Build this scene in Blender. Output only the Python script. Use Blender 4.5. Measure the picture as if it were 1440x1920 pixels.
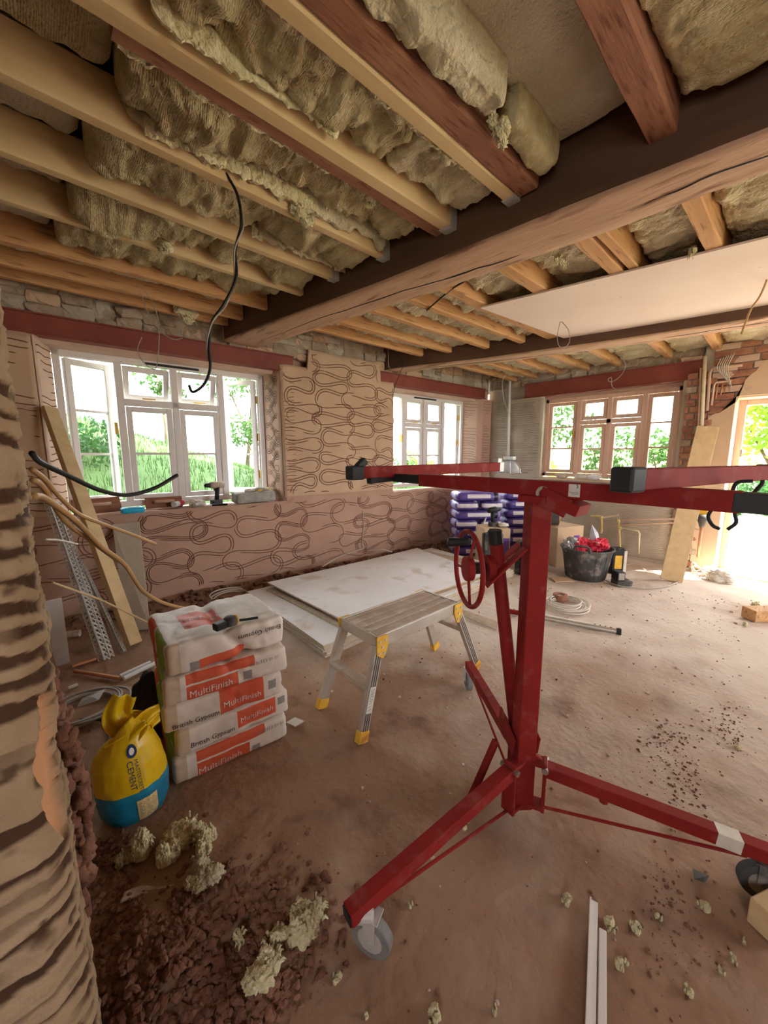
import bpy, bmesh, math, random
import numpy as np
from mathutils import Vector, Matrix

random.seed(7)
RNG = np.random.default_rng(7)
scene = bpy.context.scene
COL = scene.collection
for o in list(bpy.data.objects):
    bpy.data.objects.remove(o)

# ------------------------------------------------------------------ camera
F = 720.0; CH = 1.30
PITCH = math.atan(107 / 720.0)
YAW = math.atan(800 / math.hypot(720, 107))
fh = np.array([math.cos(YAW), math.sin(YAW), 0.0]); rt = np.array([math.sin(YAW), -math.cos(YAW), 0.0])
UPV = np.array([0, 0, 1.0])
fw = fh * math.cos(PITCH) - UPV * math.sin(PITCH); uc = UPV * math.cos(PITCH) + fh * math.sin(PITCH)
CAM = np.array([0, 0, CH])
cd = bpy.data.cameras.new('camera'); cam = bpy.data.objects.new('camera', cd); COL.objects.link(cam)
cd.sensor_fit = 'VERTICAL'; cd.sensor_height = 36.0; cd.sensor_width = 27.0
cd.lens = F / 1920 * 36.0; cd.clip_start = 0.02; cd.clip_end = 300
cam.matrix_world = Matrix(((rt[0], uc[0], -fw[0], 0), (rt[1], uc[1], -fw[1], 0), (rt[2], uc[2], -fw[2], CH), (0, 0, 0, 1)))
scene.camera = cam

# ------------------------------------------------------------------ light
scene.view_settings.view_transform = 'Standard'; scene.view_settings.look = 'None'
scene.view_settings.gamma = 1.0; scene.view_settings.use_curve_mapping = False
scene.view_settings.exposure = 3.52
world = bpy.data.worlds.new('sky'); scene.world = world; world.use_nodes = True
bg = world.node_tree.nodes['Background']; bg.inputs[0].default_value = (0.93, 0.96, 1.0, 1); bg.inputs[1].default_value = 1.25
sd = bpy.data.lights.new('sun', 'SUN'); sd.energy = 4.2; sd.angle = math.radians(1.0); sd.color = (1, 0.95, 0.86)
sun = bpy.data.objects.new('sun', sd); COL.objects.link(sun)
sun.rotation_euler = Vector((-0.38, 0.5, -0.78)).to_track_quat('-Z', 'Y').to_euler(); sun.location = (6, -6, 10)
try:
    scene.cycles.diffuse_bounces = 7; scene.cycles.max_bounces = 14; scene.cycles.transparent_max_bounces = 16
    scene.cycles.sample_clamp_indirect = 6.0
except Exception:
    pass

def portal(name, c, direction, w, h):
    l = bpy.data.lights.new(name, 'AREA'); l.shape = 'RECTANGLE'; l.size = w; l.size_y = h
    l.cycles.is_portal = True
    o = bpy.data.objects.new(name, l); COL.objects.link(o); o.location = c
    o.rotation_euler = Vector(direction).to_track_quat('-Z', 'Y').to_euler()

# ------------------------------------------------------------------ measuring helpers (camera position and angles above)
def ray(x, y): return fw * F + rt * (x - 720) + uc * (960 - y)
def PZ(x, y, z=0.0):
    d = ray(x, y); return CAM + d * ((z - CH) / d[2])
def PX(x, y, X):
    d = ray(x, y); return CAM + d * (X / d[0])
def PAT(x, y, p):
    d = ray(x, y); return CAM + d * (math.hypot(p[0], p[1]) / math.hypot(d[0], d[1]))
# long window wall: its own frame u (along), n (outwards), z
TA = math.atan2(-.35, 5.5)
UA = np.array([math.cos(TA), math.sin(TA), 0]); NA = np.array([-math.sin(TA), math.cos(TA), 0]); OA = np.array([0, 3.85, 0])
def WA(p): p = np.asarray(p, float); return OA + UA * p[..., 0:1] + NA * p[..., 1:2] + UPV * p[..., 2:3]
def WB(p): p = np.asarray(p, float); return np.stack([5.5 + p[..., 1], p[..., 0], p[..., 2]], -1)       # end wall: p = (Y, outwards, z)
def PA(x, y, n=0.0):
    d = ray(x, y); q = CAM + d * (((OA + NA * n - CAM) @ NA) / (d @ NA)); return q

# ------------------------------------------------------------------ noise
def _h(i):
    i = i.astype(np.int64)
    n = (i[..., 0] * 374761393 + i[..., 1] * 668265263 + i[..., 2] * 1442695041) & 0x7fffffff
    n = ((n ^ (n >> 13)) * 1274126177) & 0x7fffffff
    n = n ^ (n >> 16)
    return (n & 0xffff) / 65535.0
def vn(p):
    p = np.asarray(p, float); i = np.floor(p); f = p - i; f = f * f * (3 - 2 * f); r = 0
    for dx in (0, 1):
        for dy in (0, 1):
            for dz in (0, 1):
                w = (f[..., 0] if dx else 1 - f[..., 0]) * (f[..., 1] if dy else 1 - f[..., 1]) * (f[..., 2] if dz else 1 - f[..., 2])
                r = r + w * _h(i + np.array([dx, dy, dz]))
    return r * 2 - 1
def fbm(p, octv=4, g=.5):
    p = np.asarray(p, float); a = 1.0; r = 0; s = 0
    for k in range(octv):
        r = r + a * vn(p + 17.3 * k); s += a; a *= g; p = p * 2.03
    return r / s

# ------------------------------------------------------------------ materials
MATS = {}
def pm(name, c1, c2=None, scale=6.0, rough=.8, bump=.3, bscale=60.0, metal=0.0, c3=None, s3=30.0, det=6.0, dist=.004, stretch=None, spec=.3, contrast=.35):
    m = bpy.data.materials.new(name); m.use_nodes = True; nt = m.node_tree; N = nt.nodes; L = nt.links
    b = N['Principled BSDF']; b.inputs['Roughness'].default_value = rough; b.inputs['Metallic'].default_value = metal
    b.inputs['Specular IOR Level'].default_value = spec
    tc = N.new('ShaderNodeTexCoord'); src = tc.outputs['Object']
    if stretch:
        mp = N.new('ShaderNodeMapping'); mp.inputs['Scale'].default_value = stretch; L.new(src, mp.inputs['Vector']); src = mp.outputs[0]
    if c2 is None: c2 = tuple(v * .82 for v in c1)
    nz = N.new('ShaderNodeTexNoise'); nz.inputs['Scale'].default_value = scale; nz.inputs['Detail'].default_value = det; L.new(src, nz.inputs['Vector'])
    rp = N.new('ShaderNodeValToRGB'); rp.color_ramp.elements[0].position = .5 - contrast / 2; rp.color_ramp.elements[1].position = .5 + contrast / 2
    rp.color_ramp.elements[0].color = (*c2, 1); rp.color_ramp.elements[1].color = (*c1, 1)
    L.new(nz.outputs['Fac'], rp.inputs['Fac']); out = rp.outputs['Color']
    if c3:
        n3 = N.new('ShaderNodeTexNoise'); n3.inputs['Scale'].default_value = s3; n3.inputs['Detail'].default_value = 5; L.new(src, n3.inputs['Vector'])
        r3 = N.new('ShaderNodeValToRGB'); r3.color_ramp.elements[0].position = .56; r3.color_ramp.elements[1].position = .68
        L.new(n3.outputs['Fac'], r3.inputs['Fac'])
        mx = N.new('ShaderNodeMix'); mx.data_type = 'RGBA'; L.new(r3.outputs['Color'], mx.inputs[0]); L.new(out, mx.inputs[6]); mx.inputs[7].default_value = (*c3, 1); out = mx.outputs[2]
    L.new(out, b.inputs['Base Color'])
    if bump:
        nb = N.new('ShaderNodeTexNoise'); nb.inputs['Scale'].default_value = bscale; nb.inputs['Detail'].default_value = 8; L.new(src, nb.inputs['Vector'])
        bp = N.new('ShaderNodeBump'); bp.inputs['Strength'].default_value = bump; bp.inputs['Distance'].default_value = dist
        L.new(nb.outputs['Fac'], bp.inputs['Height']); L.new(bp.outputs[0], b.inputs['Normal'])
    m['col_out'] = 1
    MATS[name] = m; m_out[name] = (nt, b, out, src)
    return m
m_out = {}
def overlay(name, masks):
    """printed areas: masks = [(colour, [(axis, lo, hi), ...]), ...] in object space"""
    nt, b, out, src = m_out[name]; N = nt.nodes; L = nt.links
    tc = N.new('ShaderNodeTexCoord'); sp = N.new('ShaderNodeSeparateXYZ'); L.new(tc.outputs['Object'], sp.inputs[0])
    nrm = N.new('ShaderNodeSeparateXYZ'); L.new(tc.outputs['Normal'], nrm.inputs[0])
    for colr, conds in masks:
        prev = None
        for ax, lo, hi in conds:
            so = sp.outputs['XYZ'.index(ax)] if ax in 'XYZ' else nrm.outputs['xyz'.index(ax)]
            for op, v in (('GREATER_THAN', lo), ('LESS_THAN', hi)):
                if v is None: continue
                mt = N.new('ShaderNodeMath'); mt.operation = op; L.new(so, mt.inputs[0]); mt.inputs[1].default_value = v
                if prev is None: prev = mt.outputs[0]
                else:
                    mu = N.new('ShaderNodeMath'); mu.operation = 'MULTIPLY'; L.new(prev, mu.inputs[0]); L.new(mt.outputs[0], mu.inputs[1]); prev = mu.outputs[0]
        mx = N.new('ShaderNodeMix'); mx.data_type = 'RGBA'; L.new(prev, mx.inputs[0]); L.new(out, mx.inputs[6]); mx.inputs[7].default_value = (*colr, 1); out = mx.outputs[2]
    L.new(out, b.inputs['Base Color']); m_out[name] = (nt, b, out, src)
def attr_mix(name, attr, colr):
    nt, b, out, src = m_out[name]; N = nt.nodes; L = nt.links
    a = N.new('ShaderNodeAttribute'); a.attribute_name = attr
    mx = N.new('ShaderNodeMix'); mx.data_type = 'RGBA'; L.new(a.outputs['Fac'], mx.inputs[0]); L.new(out, mx.inputs[6]); mx.inputs[7].default_value = (*colr, 1)
    L.new(mx.outputs[2], b.inputs['Base Color']); m_out[name] = (nt, b, mx.outputs[2], src)
def wave_bump(name, axis_scale, scale, strength, distortion=2.0, dist=.004):
    nt, b, out, src = m_out[name]; N = nt.nodes; L = nt.links
    tc = N.new('ShaderNodeTexCoord'); mp = N.new('ShaderNodeMapping'); mp.inputs['Scale'].default_value = axis_scale; L.new(tc.outputs['Object'], mp.inputs[0])
    w = N.new('ShaderNodeTexWave'); w.bands_direction = 'Z'; w.inputs['Scale'].default_value = scale; w.inputs['Distortion'].default_value = distortion
    w.inputs['Detail'].default_value = 2; w.inputs['Detail Scale'].default_value = 1.5; L.new(mp.outputs[0], w.inputs['Vector'])
    bp = N.new('ShaderNodeBump'); bp.inputs['Strength'].default_value = strength; bp.inputs['Distance'].default_value = dist
    L.new(w.outputs['Fac'], bp.inputs['Height'])
    old = [l for l in L if l.to_socket == b.inputs['Normal']]
    if old: L.new(old[0].from_socket, bp.inputs['Normal'])
    L.new(bp.outputs[0], b.inputs['Normal'])

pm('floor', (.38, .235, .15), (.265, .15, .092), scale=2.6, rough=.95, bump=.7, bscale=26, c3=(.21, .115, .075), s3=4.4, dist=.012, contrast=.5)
attr_mix('floor', 'dust_and_falloff', (.64, .55, .465))
pm('plaster_tan', (.60, .425, .285), (.52, .35, .23), scale=3, rough=.9, bump=.25, bscale=30)
pm('plaster_pink', (.52, .335, .25), (.45, .275, .20), scale=3, rough=.9, bump=.25, bscale=30)
pm('plaster_pale', (.60, .44, .34), (.52, .35, .26), scale=3, rough=.9, bump=.25, bscale=30)
pm('groove', (.20, .09, .058), (.14, .06, .04), scale=20, rough=1, bump=.2)
pm('groove_grey', (.20, .15, .11), (.13, .09, .065), scale=20, rough=1, bump=.2)
pm('masonry', (.46, .37, .28), (.30, .22, .15), scale=7, rough=1, bump=.8, bscale=22, dist=.02)
pm('render_grey', (.53, .46, .37), (.43, .36, .28), scale=4, rough=.95, bump=.3, bscale=40)
wave_bump('render_grey', (.35, .35, 1), 22, .7, 3.0, .006)
pm('plain_grey', (.52, .45, .36), (.40, .33, .26), scale=4, rough=.95, bump=.4, bscale=40)
pm('skim', (.66, .49, .33), (.57, .40, .26), scale=2.2, rough=.85, bump=.15, bscale=30)
pm('brick', (.42, .20, .12), (.26, .11, .07), scale=9, rough=.95, bump=.7, bscale=40, dist=.01)
pm('pier', (.41, .295, .185), (.32, .22, .13), scale=9, rough=.95, bump=.7, bscale=140, dist=.006)
attr_mix('pier', 'groove', (.07, .034, .017)); attr_mix('pier', 'chip', (.62, .33, .17))
pm('steel_red', (.27, .068, .046), (.205, .048, .034), scale=5, rough=.55, bump=.1, bscale=80)
pm('hoist_red', (.27, .022, .019), (.20, .016, .014), scale=6, rough=.6, bump=.06, bscale=120, c3=(.27, .05, .04), s3=14, spec=.10)
pm('beam', (.54, .35, .24), (.43, .26, .165), scale=3, rough=.8, bump=.5, bscale=18, stretch=(3, .5, 3), c3=(.24, .12, .07), s3=5, dist=.008)
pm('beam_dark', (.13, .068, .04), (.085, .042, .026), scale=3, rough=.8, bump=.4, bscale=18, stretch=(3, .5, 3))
pm('pine', (.66, .49, .27), (.56, .395, .205), scale=2.5, rough=.75, bump=.2, bscale=20, stretch=(.5, 6, 6))
pm('pine_warm', (.58, .33, .15), (.44, .225, .095), scale=2.5, rough=.75, bump=.3, bscale=20, stretch=(.5, 6, 6), c3=(.28, .13, .06), s3=9)
pm('old_wood', (.36, .17, .10), (.24, .10, .06), scale=3, rough=.85, bump=.6, bscale=24, stretch=(.6, 4, 4), c3=(.17, .06, .035), s3=13, dist=.008)
pm('wool', (.62, .53, .33), (.44, .355, .195), scale=14, rough=1, bump=1.0, bscale=70, dist=.02, spec=.05)
wave_bump('wool', (1, .15, .15), 46, .35, 5, .010)
for _w in [n for n in MATS['wool'].node_tree.nodes if n.type == 'TEX_WAVE']: _w.bands_direction = 'X'
pm('wool_pale', (.66, .59, .42), (.52, .44, .28), scale=7, rough=1, bump=1.0, bscale=60, dist=.02, spec=.05)
pm('wool_grey', (.54, .48, .36), (.44, .375, .255), scale=4, rough=1, bump=.9, bscale=90, dist=.012, spec=.05)
pm('wool_tuft', (.80, .74, .50), (.66, .58, .34), scale=20, rough=1, bump=1.0, bscale=90, dist=.012, spec=.05)
pm('galv', (.66, .66, .64), (.54, .54, .52), scale=12, rough=.5, bump=.1, metal=.45)
pm('board_white', (.88, .875, .88), (.82, .81, .81), scale=3, rough=.75, bump=.1, c3=(.70, .62, .55), s3=4)
pm('board_pink', (.77, .64, .57), (.72, .58, .51), scale=2, rough=.8, bump=.1)
pm('board_edge', (.62, .52, .40), (.48, .38, .27), scale=30, rough=.9, bump=.2)
pm('upvc', (.78, .74, .71), (.74, .70, .67), scale=4, rough=.4, bump=0)
pm('wood_frame', (.70, .49, .38), (.62, .40, .29), scale=4, rough=.5, bump=.1, stretch=(4, 4, .5))
pm('black_plastic', (.022, .022, .022), (.014, .014, .014), rough=.55, bump=.1)
pm('dusty_black', (.10, .095, .088), (.05, .048, .045), scale=8, rough=.75, bump=.2, c3=(.26, .235, .21), s3=9)
pm('brass', (.75, .52, .16), (.65, .42, .12), rough=.35, metal=.9, bump=0)
pm('alu', (.60, .56, .50), (.50, .45, .39), scale=10, rough=.45, metal=.65, bump=.12, c3=(.48, .36, .26), s3=9)
pm('alu_dirty', (.56, .46, .36), (.44, .33, .25), scale=8, rough=.75, metal=.15, bump=.3, c3=(.60, .53, .46), s3=16)
pm('yellow_plastic', (.80, .47, .06), (.66, .36, .04), scale=20, rough=.5, bump=.1)
pm('rubber', (.09, .09, .09), (.055, .055, .055), rough=.8, bump=.15)
pm('tyre', (.26, .255, .25), (.18, .175, .17), scale=20, rough=.8, bump=.15)
pm('steel', (.62, .62, .62), (.50, .50, .50), scale=10, rough=.3, metal=.95, bump=.05)
pm('cable_black', (.02, .018, .016), rough=.5, bump=0)
pm('cable_grey', (.40, .36, .31), (.33, .29, .25), rough=.5, bump=0)
pm('cable_white', (.66, .60, .52), (.58, .51, .43), rough=.5, bump=0)
pm('cable_brown', (.50, .30, .13), (.40, .23, .095), scale=8, rough=.5, bump=.05)
pm('conduit', (.80, .80, .80), (.72, .72, .72), rough=.4, bump=0)
pm('cardboard', (.62, .43, .27), (.55, .37, .22), scale=5, rough=.85, bump=.1)
pm('paper_kraft', (.60, .46, .33), (.52, .38, .26), scale=12, rough=.8, bump=.3, bscale=30)
pm('white_plastic', (.80, .80, .78), rough=.4, bump=0)
pm('cyan', (.03, .46, .74), (.02, .36, .62), rough=.35, bump=.1)
pm('red_bag', (.72, .05, .09), (.55, .03, .06), scale=14, rough=.4, bump=.5, c3=(.85, .65, .65), s3=8)
pm('silver_bag', (.55, .55, .56), (.35, .35, .36), scale=10, rough=.28, metal=.6, bump=.4)
pm('text_black', (.03, .03, .035), bump=0, rough=.6)
pm('text_white', (.85, .80, .76), bump=0, rough=.6)
pm('text_grey', (.25, .25, .26), bump=0, rough=.6)
pm('text_navy', (.01, .04, .13), bump=0, rough=.5)
pm('label_paper', (.70, .66, .58), (.6, .55, .46), scale=20, bump=0, rough=.7)
pm('label_cream', (.74, .57, .26), (.64, .46, .18), scale=20, bump=0, rough=.7)
pm('copper', (.70, .36, .20), (.52, .24, .13), scale=20, rough=.45, metal=.6, bump=.1)
pm('pipe_yellow', (.74, .58, .22), (.66, .50, .18), scale=20, rough=.5, bump=0)
pm('pipe_cream', (.74, .64, .45), (.66, .55, .38), scale=20, rough=.5, bump=0)
pm('cloth_black', (.05, .05, .055), (.03, .03, .034), scale=20, rough=.95, bump=.5)
pm('denim', (.07, .11, .17), (.05, .08, .13), scale=20, rough=.95, bump=.4)
pm('rubble', (.26, .13, .085), (.15, .065, .042), scale=9, rough=1, bump=.9, bscale=60, dist=.01)
pm('crumb', (.66, .58, .50), (.42, .29, .21), scale=40, rough=1, bump=.4)
pm('block', (.42, .41, .37), (.30, .29, .25), scale=14, rough=1, bump=.8, bscale=50, dist=.008)
pm('grass', (.065, .12, .028), (.04, .085, .018), scale=3, rough=.9, bump=.5, bscale=30)
pm('grass_dry', (.17, .22, .07), (.12, .17, .045), scale=2, rough=.9, bump=.5, bscale=30)
pm('paving', (.62, .57, .50), (.52, .47, .40), scale=4, rough=.9, bump=.3)
pm('bark', (.12, .085, .055), (.07, .05, .03), scale=12, rough=1, bump=.6)
pm('tape_black', (.03, .032, .03), rough=.6, bump=.2)
pm('roof_unseen', (.2, .12, .09), bump=.3)
def leafm(name, c, c2):
    m = pm(name, c, c2, scale=3, rough=.6, bump=0)
    nt = m.node_tree; N = nt.nodes; L = nt.links; b = N['Principled BSDF']; o = N['Material Output']
    t = N.new('ShaderNodeBsdfTranslucent'); mx = N.new('ShaderNodeMixShader'); mx.inputs[0].default_value = .45
    L.new(m_out[name][2], t.inputs[0]); L.new(b.outputs[0], mx.inputs[1]); L.new(t.outputs[0], mx.inputs[2]); L.new(mx.outputs[0], o.inputs[0])
leafm('leaf', (.065, .135, .03), (.035, .085, .02)); leafm('leaf_dark', (.045, .13, .03), (.025, .08, .02)); leafm('leaf_lime', (.26, .42, .04), (.14, .30, .03)); leafm('blossom', (.80, .66, .02), (.66, .55, .02))
def glassm():
    m = bpy.data.materials.new('glass'); m.use_nodes = True; nt = m.node_tree; N = nt.nodes; L = nt.links; N.clear()
    o = N.new('ShaderNodeOutputMaterial'); t = N.new('ShaderNodeBsdfTransparent'); g = N.new('ShaderNodeBsdfGlossy'); g.inputs['Roughness'].default_value = .02
    t.inputs[0].default_value = (.95, .97, .96, 1)
    lw = N.new('ShaderNodeLayerWeight'); lw.inputs[0].default_value = .25; mx = N.new('ShaderNodeMixShader')
    L.new(lw.outputs['Fresnel'], mx.inputs[0]); L.new(t.outputs[0], mx.inputs[1]); L.new(g.outputs[0], mx.inputs[2]); L.new(mx.outputs[0], o.inputs[0])
    MATS['glass'] = m
glassm()
def clearm():
    m = bpy.data.materials.new('clear_plastic'); m.use_nodes = True; nt = m.node_tree; N = nt.nodes; L = nt.links; N.clear()
    o = N.new('ShaderNodeOutputMaterial'); t = N.new('ShaderNodeBsdfTransparent'); g = N.new('ShaderNodeBsdfPrincipled'); g.inputs['Roughness'].default_value = .25; g.inputs['Base Color'].default_value = (.6, .6, .6, 1)
    mx = N.new('ShaderNodeMixShader'); mx.inputs[0].default_value = .5
    L.new(t.outputs[0], mx.inputs[1]); L.new(g.outputs[0], mx.inputs[2]); L.new(mx.outputs[0], o.inputs[0]); MATS['clear_plastic'] = m
clearm()

# ------------------------------------------------------------------ mesh builder
ORI = {}
class MB:
    def __init__(s, T=None): s.v = []; s.f = []; s.T = T
    def add(s, vs, fs):
        o = len(s.v)
        if s.T is not None: vs = s.T(np.asarray(vs, float))
        s.v.extend(np.asarray(vs, float).tolist()); s.f.extend([tuple(i + o for i in f) for f in fs] if o else fs); return s
    def box(s, lo, hi):
        (a, b, c), (d, e, f) = lo, hi
        return s.add([(a, b, c), (d, b, c), (d, e, c), (a, e, c), (a, b, f), (d, b, f), (d, e, f), (a, e, f)],
                     [(0, 3, 2, 1), (4, 5, 6, 7), (0, 1, 5, 4), (1, 2, 6, 5), (2, 3, 7, 6), (3, 0, 4, 7)])
    def prism(s, poly, z0, z1):
        n = len(poly); vs = [(p[0], p[1], z0) for p in poly] + [(p[0], p[1], z1) for p in poly]
        return s.add(vs, [tuple(range(n - 1, -1, -1)), tuple(range(n, 2 * n))] + [(i, (i + 1) % n, n + (i + 1) % n, n + i) for i in range(n)])
    def bar(s, p0, p1, w, h, up=(0, 0, 1)):
        p0 = np.asarray(p0, float); p1 = np.asarray(p1, float); d = p1 - p0; d = d / np.linalg.norm(d); up = np.asarray(up, float)
        x = np.cross(d, up); x = x / np.linalg.norm(x); y = np.cross(x, d); vs = []
        for p in (p0, p1):
            for a, b in ((-1, -1), (1, -1), (1, 1), (-1, 1)): vs.append(p + x * a * w / 2 + y * b * h / 2)
        return s.add(vs, [(3, 2, 1, 0), (4, 5, 6, 7), (0, 1, 5, 4), (1, 2, 6, 5), (2, 3, 7, 6), (3, 0, 4, 7)])
    def tube(s, pts, r, seg=8, closed=False, cap=True):
        pts = [np.asarray(p, float) for p in pts]; n = len(pts); vs = []; fs = []; prev = None
        rs = r if hasattr(r, '__len__') else [r] * n
        for i in range(n):
            a = pts[(i - 1) % n] if (closed or i > 0) else pts[i]; b = pts[(i + 1) % n] if (closed or i < n - 1) else pts[i]
            d = b - a; d = d / (np.linalg.norm(d) + 1e-9)
            if prev is None:
                ref = np.array([0, 0, 1.0]) if abs(d[2]) < .9 else np.array([1.0, 0, 0]); x = np.cross(d, ref)
            else: x = prev - d * (prev @ d)
            x = x / (np.linalg.norm(x) + 1e-9); prev = x; y = np.cross(d, x)
            for k in range(seg):
                t = 2 * math.pi * k / seg; vs.append(pts[i] + (x * math.cos(t) + y * math.sin(t)) * rs[i])
        m = n if closed else n - 1
        for i in range(m):
            j = (i + 1) % n
            for k in range(seg): fs.append((i * seg + k, i * seg + (k + 1) % seg, j * seg + (k + 1) % seg, j * seg + k))
        if cap and not closed: fs.append(tuple(range(seg - 1, -1, -1))); fs.append(tuple(range((n - 1) * seg, n * seg)))
        return s.add(vs, fs)
    def cyl(s, p0, p1, r, seg=16): return s.tube([p0, p1], r, seg)
    def ring(s, c, ax, R, r, seg=32, rs=8):
        c = np.asarray(c, float); ax = np.asarray(ax, float); ax /= np.linalg.norm(ax); ref = np.array([0, 0, 1.0]) if abs(ax[2]) < .9 else np.array([1.0, 0, 0])
        x = np.cross(ax, ref); x /= np.linalg.norm(x); y = np.cross(ax, x)
        return s.tube([c + (x * math.cos(2 * math.pi * k / seg) + y * math.sin(2 * math.pi * k / seg)) * R for k in range(seg)], r, rs, closed=True)
    def grid(s, P, wrap=False):
        P = np.asarray(P, float); nu, nv = P.shape[:2]; fs = []
        for i in range(nu - 1 + (1 if wrap else 0)):
            i2 = (i + 1) % nu
            for j in range(nv - 1): fs.append((i * nv + j, i2 * nv + j, i2 * nv + j + 1, i * nv + j + 1))
        return s.add(P.reshape(-1, 3), fs)
    def lathe(s, prof, c=(0, 0, 0), seg=32, sx=1, sy=1):
        P = np.array([[(c[0] + r * math.cos(2 * math.pi * k / seg) * sx, c[1] + r * math.sin(2 * math.pi * k / seg) * sy, c[2] + z) for r, z in prof] for k in range(seg)])
        return s.grid(P, wrap=True)
    def build(s, name, mat, parent=None, smooth=False, bevel=0.0, bseg=2, origin=None):
        me = bpy.data.meshes.new(name); V = np.array(s.v, float)
        if parent is not None: org = ORI[parent.name]
        elif origin is not None: org = np.asarray(origin, float)
        else: org = np.array([(V[:, 0].min() + V[:, 0].max()) / 2, (V[:, 1].min() + V[:, 1].max()) / 2, V[:, 2].min()])
        me.from_pydata((V - org).tolist(), [], s.f); me.update()
        me.materials.append(MATS[mat])
        if smooth: me.polygons.foreach_set('use_smooth', [True] * len(me.polygons))
        o = bpy.data.objects.new(name, me); COL.objects.link(o)
        if parent is not None: o.parent = parent
        else: o.location = org
        ORI[o.name] = org
        if bevel:
            md = o.modifiers.new('bevel', 'BEVEL'); md.width = bevel; md.segments = bseg; md.limit_method = 'ANGLE'; md.angle_limit = math.radians(40)
        return o
def thing(name, label, cat, loc, group=None):
    o = bpy.data.objects.new(name, None); COL.objects.link(o); o.location = tuple(map(float, loc)); o.empty_display_size = .1
    ORI[o.name] = np.asarray(loc, float); tag(o, label, cat, group); return o
def tag(o, label, cat, group=None, kind=None):
    if label: o['label'] = label
    if cat: o['category'] = cat
    if group: o['group'] = group
    if kind: o['kind'] = kind
    return o
def struct(o, label=None, cat=None):
    o['kind'] = 'structure'
    if label: o['label'] = label
    if cat: o['category'] = cat
    return o
def stuff(o): o['kind'] = 'stuff'; return o
def fixnormals(o):
    bm = bmesh.new(); bm.from_mesh(o.data); bmesh.ops.recalc_face_normals(bm, faces=bm.faces); bm.to_mesh(o.data); bm.free(); return o
ORD = ['first', 'second', 'third', 'fourth', 'fifth', 'sixth', 'seventh', 'eighth', 'ninth', 'tenth', 'eleventh', 'twelfth', 'thirteenth']
def smoothpath(pts, n=8):
    pts = [np.asarray(p, float) for p in pts]; out = []; q = [2 * pts[0] - pts[1]] + pts + [2 * pts[-1] - pts[-2]]
    for i in range(1, len(q) - 2):
        for k in range(n):
            t = k / n; a, b, c, d = q[i - 1], q[i], q[i + 1], q[i + 2]
            out.append(.5 * (2 * b + (c - a) * t + (2 * a - 5 * b + 4 * c - d) * t * t + (3 * b - a - 3 * c + d) * t ** 3))
    out.append(pts[-1]); return out
def textmesh(body, size, spacing=1.0):
    cu = bpy.data.curves.new('txt', 'FONT'); cu.body = body; cu.size = size; cu.resolution_u = 3; cu.space_character = spacing; cu.align_x = 'CENTER'; cu.align_y = 'CENTER'
    o = bpy.data.objects.new('txt', cu); COL.objects.link(o); dg = bpy.context.evaluated_depsgraph_get(); dg.update()
    me = bpy.data.meshes.new_from_object(o.evaluated_get(dg)); bpy.data.objects.remove(o); bpy.data.curves.remove(cu)
    V = np.array([v.co[:] for v in me.vertices]); Fs = [tuple(p.vertices) for p in me.polygons]; bpy.data.meshes.remove(me); return V, Fs
def cube_grid(n):
    """points on the unit cube surface, subdivided, welded; returns V in [-1,1], faces"""
    idx = {}; V = []; Fs = []
    def gv(p):
        k = tuple(np.round(p, 6))
        if k not in idx: idx[k] = len(V); V.append(p)
        return idx[k]
    for ax in range(3):
        for sg in (-1, 1):
            a, b = [(1, 2), (2, 0), (0, 1)][ax]
            for i in range(n[a]):
                for j in range(n[b]):
                    q = []
                    for di, dj in ((0, 0), (1, 0), (1, 1), (0, 1)):
                        p = [0, 0, 0]; p[ax] = sg; p[a] = -1 + 2 * (i + di) / n[a]; p[b] = -1 + 2 * (j + dj) / n[b]; q.append(gv(tuple(p)))
                    Fs.append(tuple(q if sg > 0 else q[::-1]))
    return np.array(V, float), Fs
def round_box(V, half, r):
    half = np.asarray(half, float); P = V * half; inner = half - np.minimum(r, half * .98); C0 = np.clip(P, -inner, inner); D = P - C0; L = np.linalg.norm(D, axis=1, keepdims=True)
    rr = np.minimum(r, half.min() * .98); return C0 + np.where(L > 1e-9, D / np.maximum(L, 1e-9) * np.minimum(L, rr), 0)
portal('portal_window_long_wall', WA((1.02, .34, 1.5)), -NA, 1.75, 1.35)
portal('portal_window_corner', WA((4.25, .34, 1.5)), -NA, 1.75, 1.3)
portal('portal_window_end_wall', (5.84, 1.88, 1.55), (-1, 0, 0), 1.65, 1.2)
portal('portal_doorway', (5.9, .06, .98), (-1, 0, 0), 1.05, 1.95)
portal('portal_added_rear_opening', (-1.62, -1.0, 1.5), (1, 0, 0), 1.0, 1.2)  # opening added behind the camera to brighten the near side
portal('portal_added_side_opening', (3.8, -2.45, 1.4), (0, 1, 0), 2.2, 1.5)  # opening added in the unseen side wall for more daylight

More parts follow.
